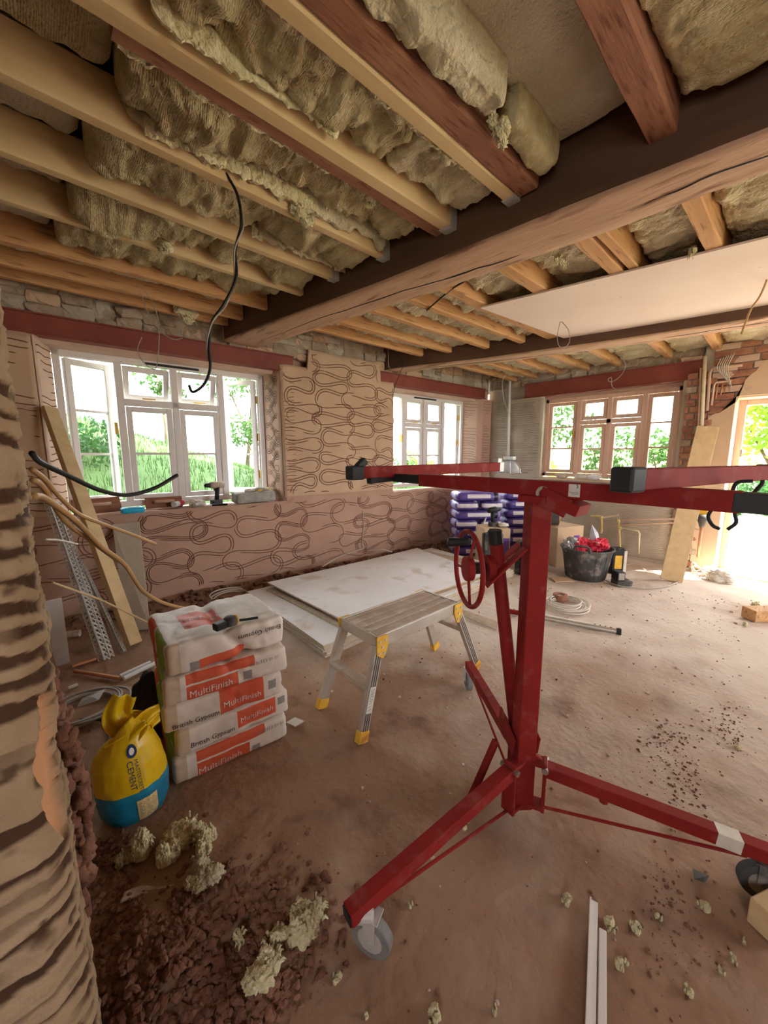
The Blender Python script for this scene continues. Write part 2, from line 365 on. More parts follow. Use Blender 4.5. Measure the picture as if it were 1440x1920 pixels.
# ================================================================== SETTING
# ---- floor
nx, ny = 190, 170
gx = np.linspace(-1.6, 5.96, nx); gy = np.linspace(-2.4, 3.9, ny); G = np.stack(np.meshgrid(gx, gy, indexing='ij'), -1)
P3 = np.concatenate([G, np.zeros((nx, ny, 1))], -1)
Z = .010 * fbm(P3 * 1.6, 4) + .006 * fbm(P3 * 9, 3)
rough_zone = np.exp(-(((G[..., 0] - .25) / .42) ** 2 + ((G[..., 1] - 1.0) / .30) ** 2))
Z += rough_zone * (.03 + .05 * fbm(P3 * 8, 4))
Z += .014 * np.clip(fbm(P3 * np.array([3.2, 5.5, 1]) + 40, 4) - .12, 0, 1)
edge = np.clip((G[..., 1] - (3.55 - .0636 * G[..., 0])) / .25, 0, 1); Z += edge * (.03 + .03 * fbm(P3 * 10, 3))
for (fx, fy) in ((1.2, .58), (.51, .66), (1.65, 1.13), (1.47, -.04)):
    Z *= 1 - np.exp(-(((G[..., 0] - fx) / .12) ** 2 + ((G[..., 1] - fy) / .12) ** 2))
P3[..., 2] = Z - .004
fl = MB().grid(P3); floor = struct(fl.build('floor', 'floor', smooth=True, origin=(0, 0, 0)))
# dusty far half, bare near earth; door-light falloff painted into the same gradient
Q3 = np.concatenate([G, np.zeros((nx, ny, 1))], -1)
far_ = (G[..., 0] * .75 + G[..., 1] * .35); dust_and_falloff = np.clip((far_ - 1.2) / 1.5, 0, 1) + .75 * fbm(Q3 * 1.3 + 5, 4) * np.clip((far_ - .6) / .9, .35, 1) + .35 * fbm(Q3 * 7 + 3, 4) + .02
dust_and_falloff = np.clip(dust_and_falloff, 0, 1) * np.clip((3.35 - .0636 * G[..., 0] - G[..., 1]) / .5, .1, 1) * .92
ta = floor.data.attributes.new('dust_and_falloff', 'FLOAT', 'POINT'); ta.data.foreach_set('value', dust_and_falloff.reshape(-1).astype(np.float32))
struct(MB().box((-1.6, -2.9, -.25), (5.96, 4.3, -.06)).build('floor_base', 'masonry', floor))
def floor_z(x, y):
    i = np.clip(np.searchsorted(gx, x), 0, nx - 1); j = np.clip(np.searchsorted(gy, y), 0, ny - 1); return float(P3[i, j, 2])

# ---- long window wall
m = MB(WA)
m.prism([(-1.6, 0), (5.56, 0), (5.56, .42), (-1.6, .42)], -.2, .80)
m.prism([(-1.6, 0), (.06, 0), (.10, .02), (.175, .24), (.175, .42), (-1.6, .42)], .80, 2.16)
m.prism([(1.96, .03), (1.99, 0), (3.46, 0), (3.49, .03), (3.40, .24), (3.40, .42), (1.875, .42), (1.875, .24)], .80, 2.16)
m.prism([(5.27, .05), (5.31, .01), (5.36, 0), (5.56, 0), (5.56, .42), (5.115, .42), (5.115, .24)], .80, 2.16)
m.prism([(-1.6, .11), (5.56, .11), (5.56, .42), (-1.6, .42)], 2.16, 2.74)
wl = fixnormals(m.build('wall_left', 'plaster_pink', origin=(0, 0, 0))); struct(wl)
def ragged(T, u0, u1, z0, z1, n_front, n_back, amp, seed, top=None, nu=60, nz=24, amp_side=None, bumpy=.004):
    """a coat of plaster with torn edges"""
    us = np.linspace(0, 1, nu); zs = np.linspace(0, 1, nz); amp_side = amp if amp_side is None else amp_side
    U = u0 + us * (u1 - u0); O = np.zeros(nu)
    zt = z1 + amp * fbm(np.stack([us * (u1 - u0) * 9, O + seed, O], 1), 4) + (np.array([top(u) for u in U]) if top else 0)
    zz = z0 + (zt[:, None] - z0) * zs[None, :]; one = np.ones_like(zz)
    l = amp_side * fbm(np.stack([one * (seed + 5.), zz * 11, one], -1), 4); r = amp_side * fbm(np.stack([one * (seed + 9.), zz * 11, one * 2], -1), 4)
    Pf = np.stack([u0 + l + (u1 + r - u0 - l) * us[:, None], zz * 0, zz], -1)
    nn = bumpy * fbm(Pf * 7 + seed, 3) + n_front
    rim = np.minimum(np.minimum(us, 1 - us)[:, None] * nu, np.minimum(zs, 1 - zs)[None, :] * nz); nn = np.where(rim < .5, n_back, nn)
    Pf[..., 1] = nn; return MB(T).grid(Pf)
low = ragged(WA, -1.2, 5.46, 0.0, .815, -.022, .006, .006, 3, nu=180, nz=26, top=lambda u: .045 if 2.0 < u < 3.47 else 0)
o = low.build('plaster_coat', 'plaster_pink', wl, smooth=True); fixnormals(o); o['label'] = 'lower coat of scratched pink plaster'
up = ragged(WA, 1.965, 3.485, .845, 2.20, -.008, .012, .012, 8, nu=90, nz=60, top=lambda u: .21 if 2.28 < u < 3.26 else (.02 if u < 2.28 else -.0))
o = fixnormals(up.build('plaster_coat', 'plaster_tan', wl, smooth=True)); o['label'] = 'tan plaster on the pier between the windows'
le = ragged(WA, -.6, .085, .82, 2.15, -.008, .012, .008, 18, nu=40, nz=50); fixnormals(le.build('plaster_coat', 'plaster_tan', wl, smooth=True))
# reveals: window one right and left, corner window right
def face_map(a, b):
    """vertical face from footprint a to b (u,n): p=(s 0..1, offset outwards of the face, z)"""
    a = np.array(a, float); b = np.array(b, float); d = b - a; L = np.linalg.norm(d); d /= L; nrm = np.array([d[1], -d[0]])
    def T(p): p = np.asarray(p, float); q = a + d * p[..., 0:1] + nrm * p[..., 1:2]; return WA(np.concatenate([q, p[..., 2:3]], -1))
    return T, L
TR1, LR1 = face_map((1.96, .02), (1.875, .245)); TR2, LR2 = face_map((5.27, .06), (5.115, .245)); TL1, LL1 = face_map((.09, .0), (.175, .24))
def facecoat(T, L, z0, z1, sgn, mat, seed):
    g = ragged(T, 0, L, z0, z1, .007 * sgn, -.002 * sgn, .004, seed, nu=16, nz=50, amp_side=.002, bumpy=.002); return fixnormals(g.build('reveal_coat', mat, wl, smooth=True))
facecoat(TR1, LR1, .86, 2.155, -1, 'plaster_pale', 31); facecoat(TR2, LR2, .84, 2.15, -1, 'plaster_pale', 41); facecoat(TL1, LL1, .83, 2.15, 1, 'plaster_pale', 51)

# comb scratches dragged through the wet plaster
def scratch(mb, path, off, r=.0028, step=.014):
    path = np.array(path); d = np.gradient(path, axis=0); d /= (np.linalg.norm(d, axis=1, keepdims=True) + 1e-9); nrm = np.stack([-d[:, 1], d[:, 0]], 1); q = path + nrm * off
    keep = fbm(np.stack([q[:, 0] * 6 + off * 400, q[:, 1] * 6, np.zeros(len(q))], 1), 2) > -.42
    seg = []
    def flush():
        if len(seg) > 3:
            q_ = np.array(seg); n_ = len(q_); t = np.gradient(q_, axis=0); t /= (np.linalg.norm(t, axis=1, keepdims=True) + 1e-9); n2 = np.stack([-t[:, 1], t[:, 0]], 1)
            w = np.full(n_, r); w[0] *= .3; w[-1] *= .3
            vs = np.stack([np.stack([q_[:, 0] + n2[:, 0] * w * c, np.full(n_, mb.base - h * r * .55 * mb.sg), q_[:, 1] + n2[:, 1] * w * c], 1) for c, h in ((-1, 0), (0, 1), (1, 0))], 1).reshape(-1, 3)
            fs = [(3 * k + c, 3 * k + c + 1, 3 * k + 4 + c, 3 * k + 3 + c) for k in range(n_ - 1) for c in (0, 1)]
            mb.add(vs, fs)
        seg.clear()
    for k in range(len(q)):
        if keep[k] and mb.inside(q[k]): seg.append(tuple(q[k]))
        else: flush()
    flush()
def meander(cx, z0, z1, A, pitch, b, vert=False, ph=0, seed=0, tines=(-.013, .013), mb=None, r=.0028):
    n = int(abs(z1 - z0) / pitch * 44); t = np.linspace(0, abs(z1 - z0) / pitch * 2 * math.pi, n) + ph; s = np.sign(z1 - z0)
    w = np.stack([t * .22 + seed, np.full(n, seed * 3.1), np.zeros(n)], 1)
    x = cx + A * (1 + .35 * vn(w)) * np.cos(t) + .05 * vn(w + 50) * (A / .2); z = z0 + s * pitch * (t - ph) / (2 * math.pi) + b * np.sin(2 * t) + .03 * vn(w + 90) * (pitch / .15)
    pth = np.stack([z, x] if vert else [x, z], 1)
    for tn in tines: scratch(mb, pth, tn, r)
def smb(T, base, inside, sg=1): q = MB(T); q.base = base; q.inside = inside; q.sg = sg; return q
g1 = smb(WA, -.0095, lambda p: 1.99 < p[0] < 3.47 and .88 < p[1] < (2.38 if 2.31 < p[0] < 3.22 else 2.14))
for k, (cx, A) in enumerate(((2.18, .17), (2.60, .22), (2.98, .22), (3.34, .15))):
    meander(cx, 2.42, .84, A, .20 + .02 * (k % 3), -.042, ph=k * 1.3, seed=k + 1, mb=g1, r=.0042, tines=(-.014, .014))
stuff(g1.build('scratch_lines', 'groove', wl))
g2 = smb(WA, -.024, lambda p: -.6 < p[0] < 5.42 and .06 < p[1] < .80)
for k in range(16):
    meander(-.30 + .385 * k, .86, .02, .27 if k % 2 else .21, .25 + .03 * (k % 3), -.052, ph=k * 2.1, seed=10 + k * 1.7, mb=g2, r=.0036, tines=(-.017, .0, .017) if k % 3 == 0 else (-.012, .014))
stuff(g2.build('scratch_lines', 'groove', wl))
g3 = smb(TR1, -.0085, lambda p: .012 < p[0] < LR1 - .012 and .88 < p[1] < 2.13, 1); g3.base = -.0085
meander(.12, 2.14, .88, .07, .13, .03, seed=21, mb=g3, tines=(-.01, .01), r=.0024); meander(.10, 2.14, .88, .055, .19, .05, seed=23, mb=g3, tines=(-.008, .008), r=.0022)
stuff(g3.build('scratch_lines', 'groove_grey', wl))
def hlines(mb, u0, u1, z0, z1, dz, amp, seed, r=.0028, wl_=6):
    z = z0
    while z < z1:
        n = int((u1 - u0) / .012) + 2; u = np.linspace(u0, u1, n); zz = z + amp * fbm(np.stack([u * wl_, np.full(n, z * 4.0 + seed), np.zeros(n)], 1), 3)
        scratch(mb, np.stack([u, zz], 1), 0, r); z += dz * random.uniform(.7, 1.3)
g4 = smb(TR2, -.0085, lambda p: .01 < p[0] < LR2 - .01 and .85 < p[1] < 2.13); hlines(g4, 0, LR2, .88, 2.13, .045, .03, 3); stuff(g4.build('scratch_lines', 'groove_grey', wl))
g5 = smb(WA, -.0025, lambda p: 5.29 < p[0] < 5.5 and .83 < p[1] < 2.13); hlines(g5, 5.29, 5.5, .85, 2.13, .04, .03, 5); stuff(g5.build('scratch_lines', 'groove', wl))
g6 = smb(WA, -.0095, lambda p: -.5 < p[0] < .075 and .85 < p[1] < 2.12); hlines(g6, -.5, .09, .85, 2.12, .055, .04, 7, r=.004); stuff(g6.build('scratch_lines', 'groove', wl))
g7 = smb(TL1, .0085, lambda p: .01 < p[0] < LL1 - .01 and .85 < p[1] < 2.13, -1); hlines(g7, 0, LL1, .85, 2.13, .055, .03, 9, r=.004); stuff(g7.build('scratch_lines', 'groove', wl))
g8 = smb(WA, -.0095, lambda p: 1.97 < p[0] < 2.12 and .88 < p[1] < 2.12); hlines(g8, 1.97, 2.12, .88, 2.12, .05, .03, 17); stuff(g8.build('scratch_lines', 'groove', wl))
# soffits and sills
for (u0, u1) in ((.1, 1.96), (3.42, 5.28)):
    struct(MB(WA).box((u0, .1, 2.125), (u1, .42, 2.162)).build('window_soffit', 'plaster_pale', wl))
    MBs = MB(WA); Ps = np.zeros((50, 12, 3)); uu, vv = np.meshgrid(np.linspace(u0, u1, 50), np.linspace(-.015, .3, 12), indexing='ij'); Ps[..., 0] = uu; Ps[..., 1] = vv; Ps[..., 2] = .808 + .012 * fbm(np.stack([uu * 6, vv * 6, uu * 0], -1), 3) - .02 * (vv < 0)
    fixnormals(MBs.grid(Ps).build('window_ledge', 'plaster_pink', wl, smooth=True))
# rubble stones packed on top of the lintels
def stones(T, u0, u1, z0, z1, n_, parent, seed, mats=('masonry', 'masonry', 'plain_grey', 'plaster_tan')):
    rr = random.Random(seed); u = u0; CV, CF = cube_grid((7, 4, 5))
    while u < u1:
        w = rr.uniform(.12, .30); z = z0 - rr.uniform(0, .03)
        while z < z1 - .02:
            h = min(rr.uniform(.04, .15), z1 - z); V = round_box(CV, (w / 2 - .002, .03, h / 2 - .001), .012); V = V + .030 * fbm(V * 16 + rr.random() * 50, 3)[:, None] * np.array([1, .8, .6])
            V = V + np.array([u + w / 2, n_ + rr.uniform(-.02, .02), z + h / 2]); q = MB(T).add(V, CF).build('stone', rr.choice(mats), parent, smooth=False); z += h
        u += w
stones(WA, -.35, 5.45, 2.315, 2.60, .07, wl, 4); struct(MB(WA).box((-1.0, .055, 2.31), (5.5, .12, 2.62)).build('mortar_bed', 'masonry', wl))
# steel lintels
def lintel(T, u0, u1, z0, z1, label, zt=None):
    c = T((0.5 * (u0 + u1), .05, z0)); t = thing('steel_lintel', label, 'steel beam', c)
    MB(T).box((u0, .0, z1 - .012), (u1, .10, z1)).build('top_flange', 'steel_red', t, bevel=.002)
    MB(T).box((u0, .018, z0 + .012), (u1, .030, z1 - .012)).build('web', 'steel_red', t)
    MB(T).box((u0, .0, z0), (u1, .10, z0 + .012)).build('bottom_flange', 'steel_red', t, bevel=.002)
    return t
lintel(WA, -.5, 2.12, 2.158, 2.312, 'red oxide steel lintel above the open four light casement window')
lintel(WA, 3.26, 5.36, 2.165, 2.318, 'red oxide steel lintel above the small corner window')
lintel(WB, .88, 2.96, 2.125, 2.33, 'red oxide steel lintel on the end wall above the wooden window')

# ---- end wall
m = MB(WB)
m.prism([(.60, 0), (3.62, 0), (3.62, .42), (.60, .42)], -.2, .965)
m.prism([(2.66, .03), (2.69, 0), (3.62, 0), (3.62, .42), (2.715, .42), (2.715, .24)], .965, 2.125)
m.prism([(.60, 0), (1.03, 0), (1.05, .02), (1.065, .24), (1.065, .42), (.60, .42)], .965, 2.125)
m.prism([(.0 - .5, .11), (3.62, .11), (3.62, .42), (-.5, .42)], 2.125, 2.74)
m.prism([(-.5, 0), (.88, 0), (.88, .12), (-.5, .12)], 1.90, 2.50)
m.prism([(-2.9, 0), (-.48, 0), (-.48, .42), (-2.9, .42)], -.2, 2.74)
wb = fixnormals(m.build('wall_end', 'plain_grey', origin=(0, 0, 0))); struct(wb)
gr = ragged(WB, 2.66, 3.50, .94, 2.12, -.008, .01, .02, 61, nu=40, nz=50); fixnormals(gr.build('render_coat', 'render_grey', wb, smooth=True))
gr = ragged(WB, 1.0, 3.50, .02, .94, -.012, .01, .015, 62, nu=80, nz=40, bumpy=.014); fixnormals(gr.build('render_coat', 'render_grey', wb, smooth=True))
TB1 = lambda p: np.stack([5.53 + p[..., 0] * .97, 2.665 + p[..., 0] * .2 - p[..., 1], p[..., 2]], -1)
gl = smb(WB, -.0095, lambda p: 2.67 < p[0] < 3.42 and 1.0 < p[1] < 2.08); hlines(gl, 2.67, 3.42, 1.0, 2.08, .024, .010, 13, r=.0022, wl_=14); stuff(gl.build('scratch_lines', 'groove_grey', wb))
glr = smb(TB1, .002, lambda p: 0 <= p[0] < .2 and 1.0 < p[1] < 2.1); hlines(glr, .0, .2, 1.0, 2.08, .026, .010, 15, r=.0022, wl_=14); stuff(glr.build('scratch_lines', 'groove_grey', wb))
stones(WB, .9, 3.5, 2.335, 2.60, .07, wb, 9); struct(MB(WB).box((.88, .055, 2.33), (3.55, .12, 2.62)).build('mortar_bed', 'masonry', wb))
struct(MB(WB).box((1.06, .1, 2.095), (2.67, .42, 2.127)).build('window_soffit', 'plaster_pink', wb))
MBs = MB(WB); Ps = np.zeros((40, 10, 3)); uu, vv = np.meshgrid(np.linspace(1.05, 2.67, 40), np.linspace(-.015, .28, 10), indexing='ij'); Ps[..., 0] = uu; Ps[..., 1] = vv; Ps[..., 2] = .975 + .010 * fbm(np.stack([uu * 6, vv * 6, uu * 0], -1), 3) - .02 * (vv < 0)
fixnormals(MBs.grid(Ps).build('window_ledge', 'skim', wb, smooth=True))
# exposed brickwork between window and doorway: bricks one by one
rr = random.Random(3); bz = .03; row = 0
BV, BF = cube_grid((3, 2, 2))
while bz < 2.12:
    y = .80 + (0 if row % 2 else -.05)
    while y < 1.0:
        w = .105; V = round_box(BV, (min(w, 1.015 - y) / 2 - .005, .03, .0325), .008); V = V + .006 * fbm(V * 30 + bz * 9 + y, 2)[:, None] + np.array([y + min(w, 1.015 - y) / 2, -.004 + rr.uniform(-.006, .006), bz + .035])
        MB(WB).add(V, BF).build('brick', rr.choice(['brick', 'brick', 'old_wood', 'masonry']), wb); y += .11
    bz += .072; row += 1
bz = 1.66; row = 0
while bz < 2.46:
    y = .28 if row % 2 else .235
    while y < .80:
        if bz > 1.92 or y > .58:
            V = round_box(BV, (.1, .02, .0325), .008); V = V + .006 * fbm(V * 30 + bz * 9 + y, 2)[:, None] + np.array([min(y + .1, .70), -.006 + rr.uniform(-.006, .006), bz + .035])
            MB(WB).add(V, BF).build('brick', rr.choice(['brick', 'brick', 'plaster_pale']), wb)
        y += .21
    bz += .072; row += 1
# skimmed plaster around the doorway with a torn edge
def sk_poly(pts, n0, n1, mat, name='skim_coat'):
    mm = MB(WB); n = len(pts); vs = [(p[0], n0, p[1]) for p in pts] + [(p[0], n1, p[1]) for p in pts]
    mm.add(vs, [tuple(range(n)), tuple(range(2 * n - 1, n - 1, -1))] + [(i, n + i, n + (i + 1) % n, (i + 1) % n) for i in range(n)]); return fixnormals(mm.build(name, mat, wb))
torn = [(.80, .02), (.80, 1.62), (.79, 1.70), (.75, 1.735), (.70, 1.745), (.66, 1.80), (.62, 1.835), (.575, 1.85), (.565, 1.91), (.56, 1.98), (.53, 2.06), (.50, 2.10), (.455, 2.14), (.43, 2.20), (.40, 2.225), (.36, 2.25), (.33, 2.27), (.30, 2.33), (-.5, 2.42), (-.5, 1.90), (.585, 1.90), (.585, .02)]
sk_poly(torn, -.03, .005, 'skim')
sk_poly([(.60, -.1), (.60, 1.898), (.583, 1.898), (.583, -.1)], .007, .42, 'skim', 'door_reveal')
struct(MB(WB).box((-.48, -.0, 1.885), (.6, .42, 1.902)).build('door_soffit', 'skim', wb))

# ---- unseen walls behind and beside the camera, with openings added to brighten the room
m = MB(); m.box((-1.9, -2.9, -.2), (-1.6, -1.5, 2.74)); m.box((-1.9, -.5, -.2), (-1.6, 4.3, 2.74)); m.box((-1.9, -1.5, 2.1), (-1.6, -.5, 2.74)); m.box((-1.9, -1.5, -.2), (-1.6, -.5, .9)); struct(m.build('wall_back', 'plaster_tan'))
m = MB(); m.box((-1.6, -2.9, -.2), (2.7, -2.5, 2.74)); m.box((4.9, -2.9, -.2), (5.5, -2.5, 2.74)); m.box((2.7, -2.9, 2.15), (4.9, -2.5, 2.74)); m.box((2.7, -2.9, -.2), (4.9, -2.5, .65)); struct(m.build('wall_right', 'plaster_tan'))
m = MB(); m.box((-2.0, -3.0, 2.74), (6.05, 4.4, 2.9)); struct(m.build('ceiling', 'beam_dark'))
m = MB(); m.box((-2.0, -3.0, 2.9), (6.05, 4.4, 4.9)); up_ = struct(m.build('wall_upper_unseen', 'masonry'))  # unseen storey, added to cast the house shadow on the bank
m = MB(); m.add([(-2.3, -3.3, 4.9), (6.3, -3.3, 4.9), (6.3, 4.7, 4.9), (-2.3, 4.7, 4.9), (-2.3, .7, 6.6), (6.3, .7, 6.6)], [(0, 3, 2, 1), (0, 1, 5, 4), (2, 3, 4, 5), (0, 4, 3), (1, 2, 5)]); struct(m.build('roof_unseen', 'roof_unseen'))  # unseen top of the house, added for the same shadow

# ---- near wall end with the scratched coat (beside the camera)
def build_near_pier():
    foot = []; r = .06; yf = .72; yb = 1.0
    for x in np.linspace(-.62, -r - .012, 70): foot.append((x, yf, 0, -1))
    for a in np.linspace(0, math.pi / 2, 26)[1:]: foot.append((-.012 - r + r * math.sin(a), yf + r - r * math.cos(a), math.sin(a), -math.cos(a)))
    for y in np.linspace(yf + r, yb, 16)[1:]: foot.append((-.012, y, 1, 0))
    foot = np.array(foot); s = np.concatenate([[0], np.cumsum(np.linalg.norm(np.diff(foot[:, :2], axis=0), axis=1))]); s -= s[69]
    zs = np.linspace(-.05, 2.72, 620); S, Zg = np.meshgrid(s, zs, indexing='ij'); nrm = np.zeros(S.shape + (3,)); nrm[..., 0] = foot[:, None, 2]; nrm[..., 1] = foot[:, None, 3]
    P = np.zeros(S.shape + (3,)); P[..., 0] = foot[:, None, 0]; P[..., 1] = foot[:, None, 1]; P[..., 2] = Zg
    Q = np.stack([S, Zg, np.zeros_like(S)], -1)
    warp = .034 * fbm(Q * np.array([4, 3, 1]), 3) + .010 * fbm(Q * np.array([22, 12, 1]) + 9, 3)
    ph = (Zg + warp) / .037; fr = ph - np.floor(ph); row = np.floor(ph)
    wid = .26 + .17 * vn(np.stack([S * 9, row * 3.7, np.zeros_like(S)], -1)); gap = vn(np.stack([S * 5.5, row * 7.1 + 3, np.zeros_like(S)], -1))
    dist = np.abs(fr - .5); groove = np.clip((wid - dist) / .07, 0, 1); groove = groove * groove * (3 - 2 * groove) * np.clip((gap + .45) * 4, 0, 1)
    blob = np.clip((fbm(Q * 26 + 30, 3) - .30) * 5, 0, 1)
    groove = np.maximum(groove, blob * .9)
    disp = .010 * fbm(Q * 9, 3) + .0035 * fbm(Q * 60, 2) - .0045 * groove + .004 * np.clip(1 - dist * 6, 0, 1) * 0
    # burrs beside the grooves
    disp += .0012 * np.clip(1 - np.abs(dist - wid - .06) / .08, 0, 1) + .005 * fbm(Q * np.array([30, 45, 1]) + 70, 3)
    # broken-out patch at the arris, showing the bright brick
    cz = .81; chip = np.clip(1.2 - np.abs((Zg - cz + .02 * fbm(Q * 14, 2)) / .118) ** 2 - np.abs((S - .082 + .022 * fbm(Q * 12 + 4, 3)) / .040) ** 2 * 1.0, 0, 1); chip = np.clip(chip * 3, 0, 1)
    disp = disp * (1 - chip) + chip * (-.020 + .004 * fbm(Q * 20, 3)); groove *= 1 - chip
    # crumbled below the patch
    P = P + nrm * disp[..., None]
    mb = MB().grid(P[::-1]); o = mb.build('wall_near', 'pier', smooth=True, origin=(0, 0, 0)); struct(o)
    for nm, A in (('groove', groove), ('chip', chip)):
        at = o.data.attributes.new(nm, 'FLOAT', 'POINT'); at.data.foreach_set('value', A[::-1].reshape(-1).astype(np.float32))
    fixnormals(o)
    struct(MB().box((-1.6, .76, -.1), (-.04, 1.0, 2.72)).build('wall_core', 'masonry', o))
    # hairy plaster key hanging off the far arris below the broken patch
    rr = random.Random(5); hm = MB()
    CVb, CFb = cube_grid((4, 4, 4)); CVb = CVb / np.linalg.norm(CVb, axis=1, keepdims=True)
    for k in range(170):
        z = rr.uniform(.36, .88); w = .034 * math.sin((z - .36) / .52 * math.pi) ** .7
        p0 = np.array([-.02 + w * rr.uniform(0, 1), .93 + rr.uniform(-.05, .05), z]); s_ = rr.uniform(.006, .017)
        hm.add(p0 + CVb * (1 + .6 * fbm(CVb * 2 + k * 3.3, 2))[:, None] * np.array([s_, s_, s_ * 1.3]), CFb)
    stuff(hm.build('crumbling_edge', 'rubble', o, smooth=True))
    return o
build_near_pier()

# ---- windows
def sash(T, parent, u0, u1, z0, z1, n, mat, bars=0, w=.045, dep=.05, name='sash', label=None):
    m = MB(T); m.box((u0, n, z0), (u0 + w, n + dep, z1)); m.box((u1 - w, n, z0), (u1, n + dep, z1)); m.box((u0 + w, n, z0), (u1 - w, n + dep, z0 + w)); m.box((u0 + w, n, z1 - w), (u1 - w, n + dep, z1))
    s = m.build(name, mat, parent, bevel=.004); struct(s)
    H = z1 - z0 - 2 * w
    for k in range(bars):
        zb = z0 + w + H * (k + 1) / (bars + 1); MB(T).box((u0 + w, n + .008, zb - .010), (u1 - w, n + dep - .008, zb + .010)).build('glazing_bar', mat, s)
    for k in range(bars + 1):
        a = z0 + w + H * k / (bars + 1); b = z0 + w + H * (k + 1) / (bars + 1); MB(T).box((u0 + w, n + dep * .5 - .003, a), (u1 - w, n + dep * .5 + .003, b)).build('pane', 'glass', s)
    return s
def swing(T, hinge_u, hinge_n, ang):
    c, s = math.cos(ang), math.sin(ang)
    return lambda p: T(np.stack([hinge_u + (p[..., 0] - hinge_u) * c - (p[..., 1] - hinge_n) * s, hinge_n + (p[..., 0] - hinge_u) * s + (p[..., 1] - hinge_n) * c, p[..., 2]], -1))
def tilt(T, hz, hn, ang):
    c, s = math.cos(ang), math.sin(ang)
    return lambda p: T(np.stack([p[..., 0], hn + (p[..., 1] - hn) * c - (p[..., 2] - hz) * s, hz + (p[..., 1] - hn) * s + (p[..., 2] - hz) * c], -1))
def window(name, T, us, z0, z1, zt, n, mat, label, openl=0, openr=0, opent=0, trickle=True):
    """us = six edges: outer left, mullions..., outer right; tall lights at the sides, two over two in the middle"""
    W = .05; ul, m1, m2, m3, ur = us
    fr = MB(T)
    fr.box((ul, n, z0), (ul + W, n + .07, z1)); fr.box((ur - W, n, z0), (ur, n + .07, z1)); fr.box((ul, n, z0), (ur, n + .07, z0 + W)); fr.box((ul, n, z1 - W), (ur, n + .07, z1))
    win = fr.build(name, mat, None, bevel=.004, origin=T((.5 * (ul + ur), n, z0))); struct(win, label)
    for mu in (m1, m2, m3): struct(MB(T).box((mu - .028, n, z0 + W), (mu + .028, n + .07, z1 - W)).build('mullion', mat, win, bevel=.004))
    struct(MB(T).box((m1 + .028, n, zt - .028), (m3 - .028, n + .07, zt + .028)).build('transom', mat, win, bevel=.004))
    g = .006
    a = sash(swing(T, ul + W, n + .06, openl) if openl else T, win, ul + W + g, m1 - .028 - g, z0 + W + g, z1 - W - g, n + .012, mat, 2)
    b = sash(swing(T, ur - W, n + .06, -openr) if openr else T, win, m3 + .028 + g, ur - W - g, z0 + W + g, z1 - W - g, n + .012, mat, 2)
    for p, q in ((m1, m2), (m2, m3)):
        sash(tilt(T, z1 - W, n + .06, opent) if opent else T, win, p + .028 + g, q - .028 - g, zt + .028 + g, z1 - W - g, n + .012, mat, 0)
        sash(T, win, p + .028 + g, q - .028 - g, z0 + W + g, zt - .028 - g, n + .012, mat, 1)
        MB(T).box((.5 * (p + q) - .05, n - .012, zt + .03), (.5 * (p + q) + .05, n - .004, zt + .042)).build('stay_bar', 'brass' if mat == 'upvc' else 'steel', win)
    if trickle: MB(T).box((m2 - .22, n - .012, z1 - .04), (m2 + .22, n, z1 - .02)).build('trickle_vent', 'black_plastic' if mat == 'upvc' else 'steel_red', win, bevel=.003)
    hu = m1 - .05; MB(T).box((hu - .012, n - .03, .5 * (z0 + z1) - .01), (hu + .012, n + .01, .5 * (z0 + z1) + .09)).build('handle', 'brass', win, bevel=.003)
    if openr:
        for zz in (z0 + .25, .5 * (z0 + z1), z1 - .25): MB(T).box((ur - W - .012, n + .03, zz - .04), (ur - W + .006, n + .085, zz + .04)).build('hinge', 'brass', win)
    return win
window('window_1', WA, (.18, .605, 1.03, 1.44, 1.872), .845, 2.128, 1.755, .24, 'upvc', 'wide white casement window with open side lights over the cluttered ledge', openl=.42, openr=.75, opent=.33)
window('window_2', WA, (3.41, 3.86, 4.27, 4.66, 5.11), .845, 2.128, 1.72, .24, 'upvc', 'white casement window near the room corner', openl=.6, openr=1.25)
window('window_3', lambda p: WB(np.stack([2.71 - np.asarray(p, float)[..., 0], np.asarray(p, float)[..., 1], np.asarray(p, float)[..., 2]], -1)), (0., .475, .86, 1.255, 1.64), .99, 2.097, 1.745, .20, 'wood_frame', 'closed wooden four light window in the end wall', trickle=False)
# ---- doorway
m = MB(WB); m.box((.52, .26, -.02), (.585, .34, 1.885)); m.box((-.48, .26, 1.83), (.52, .34, 1.885)); m.box((-.48, .26, -.02), (-.42, .34, 1.83)); d = struct(m.build('door_1', 'wood_frame', bevel=.004), 'open doorway with brown timber frame to the bright yard')
struct(MB(WB).box((-.48, .0, -.06), (.585, .42, .012)).build('threshold', 'skim', d))
MB(WB).box((.508, .255, 1.28), (.522, .275, 1.36)).build('hinge', 'steel', d)

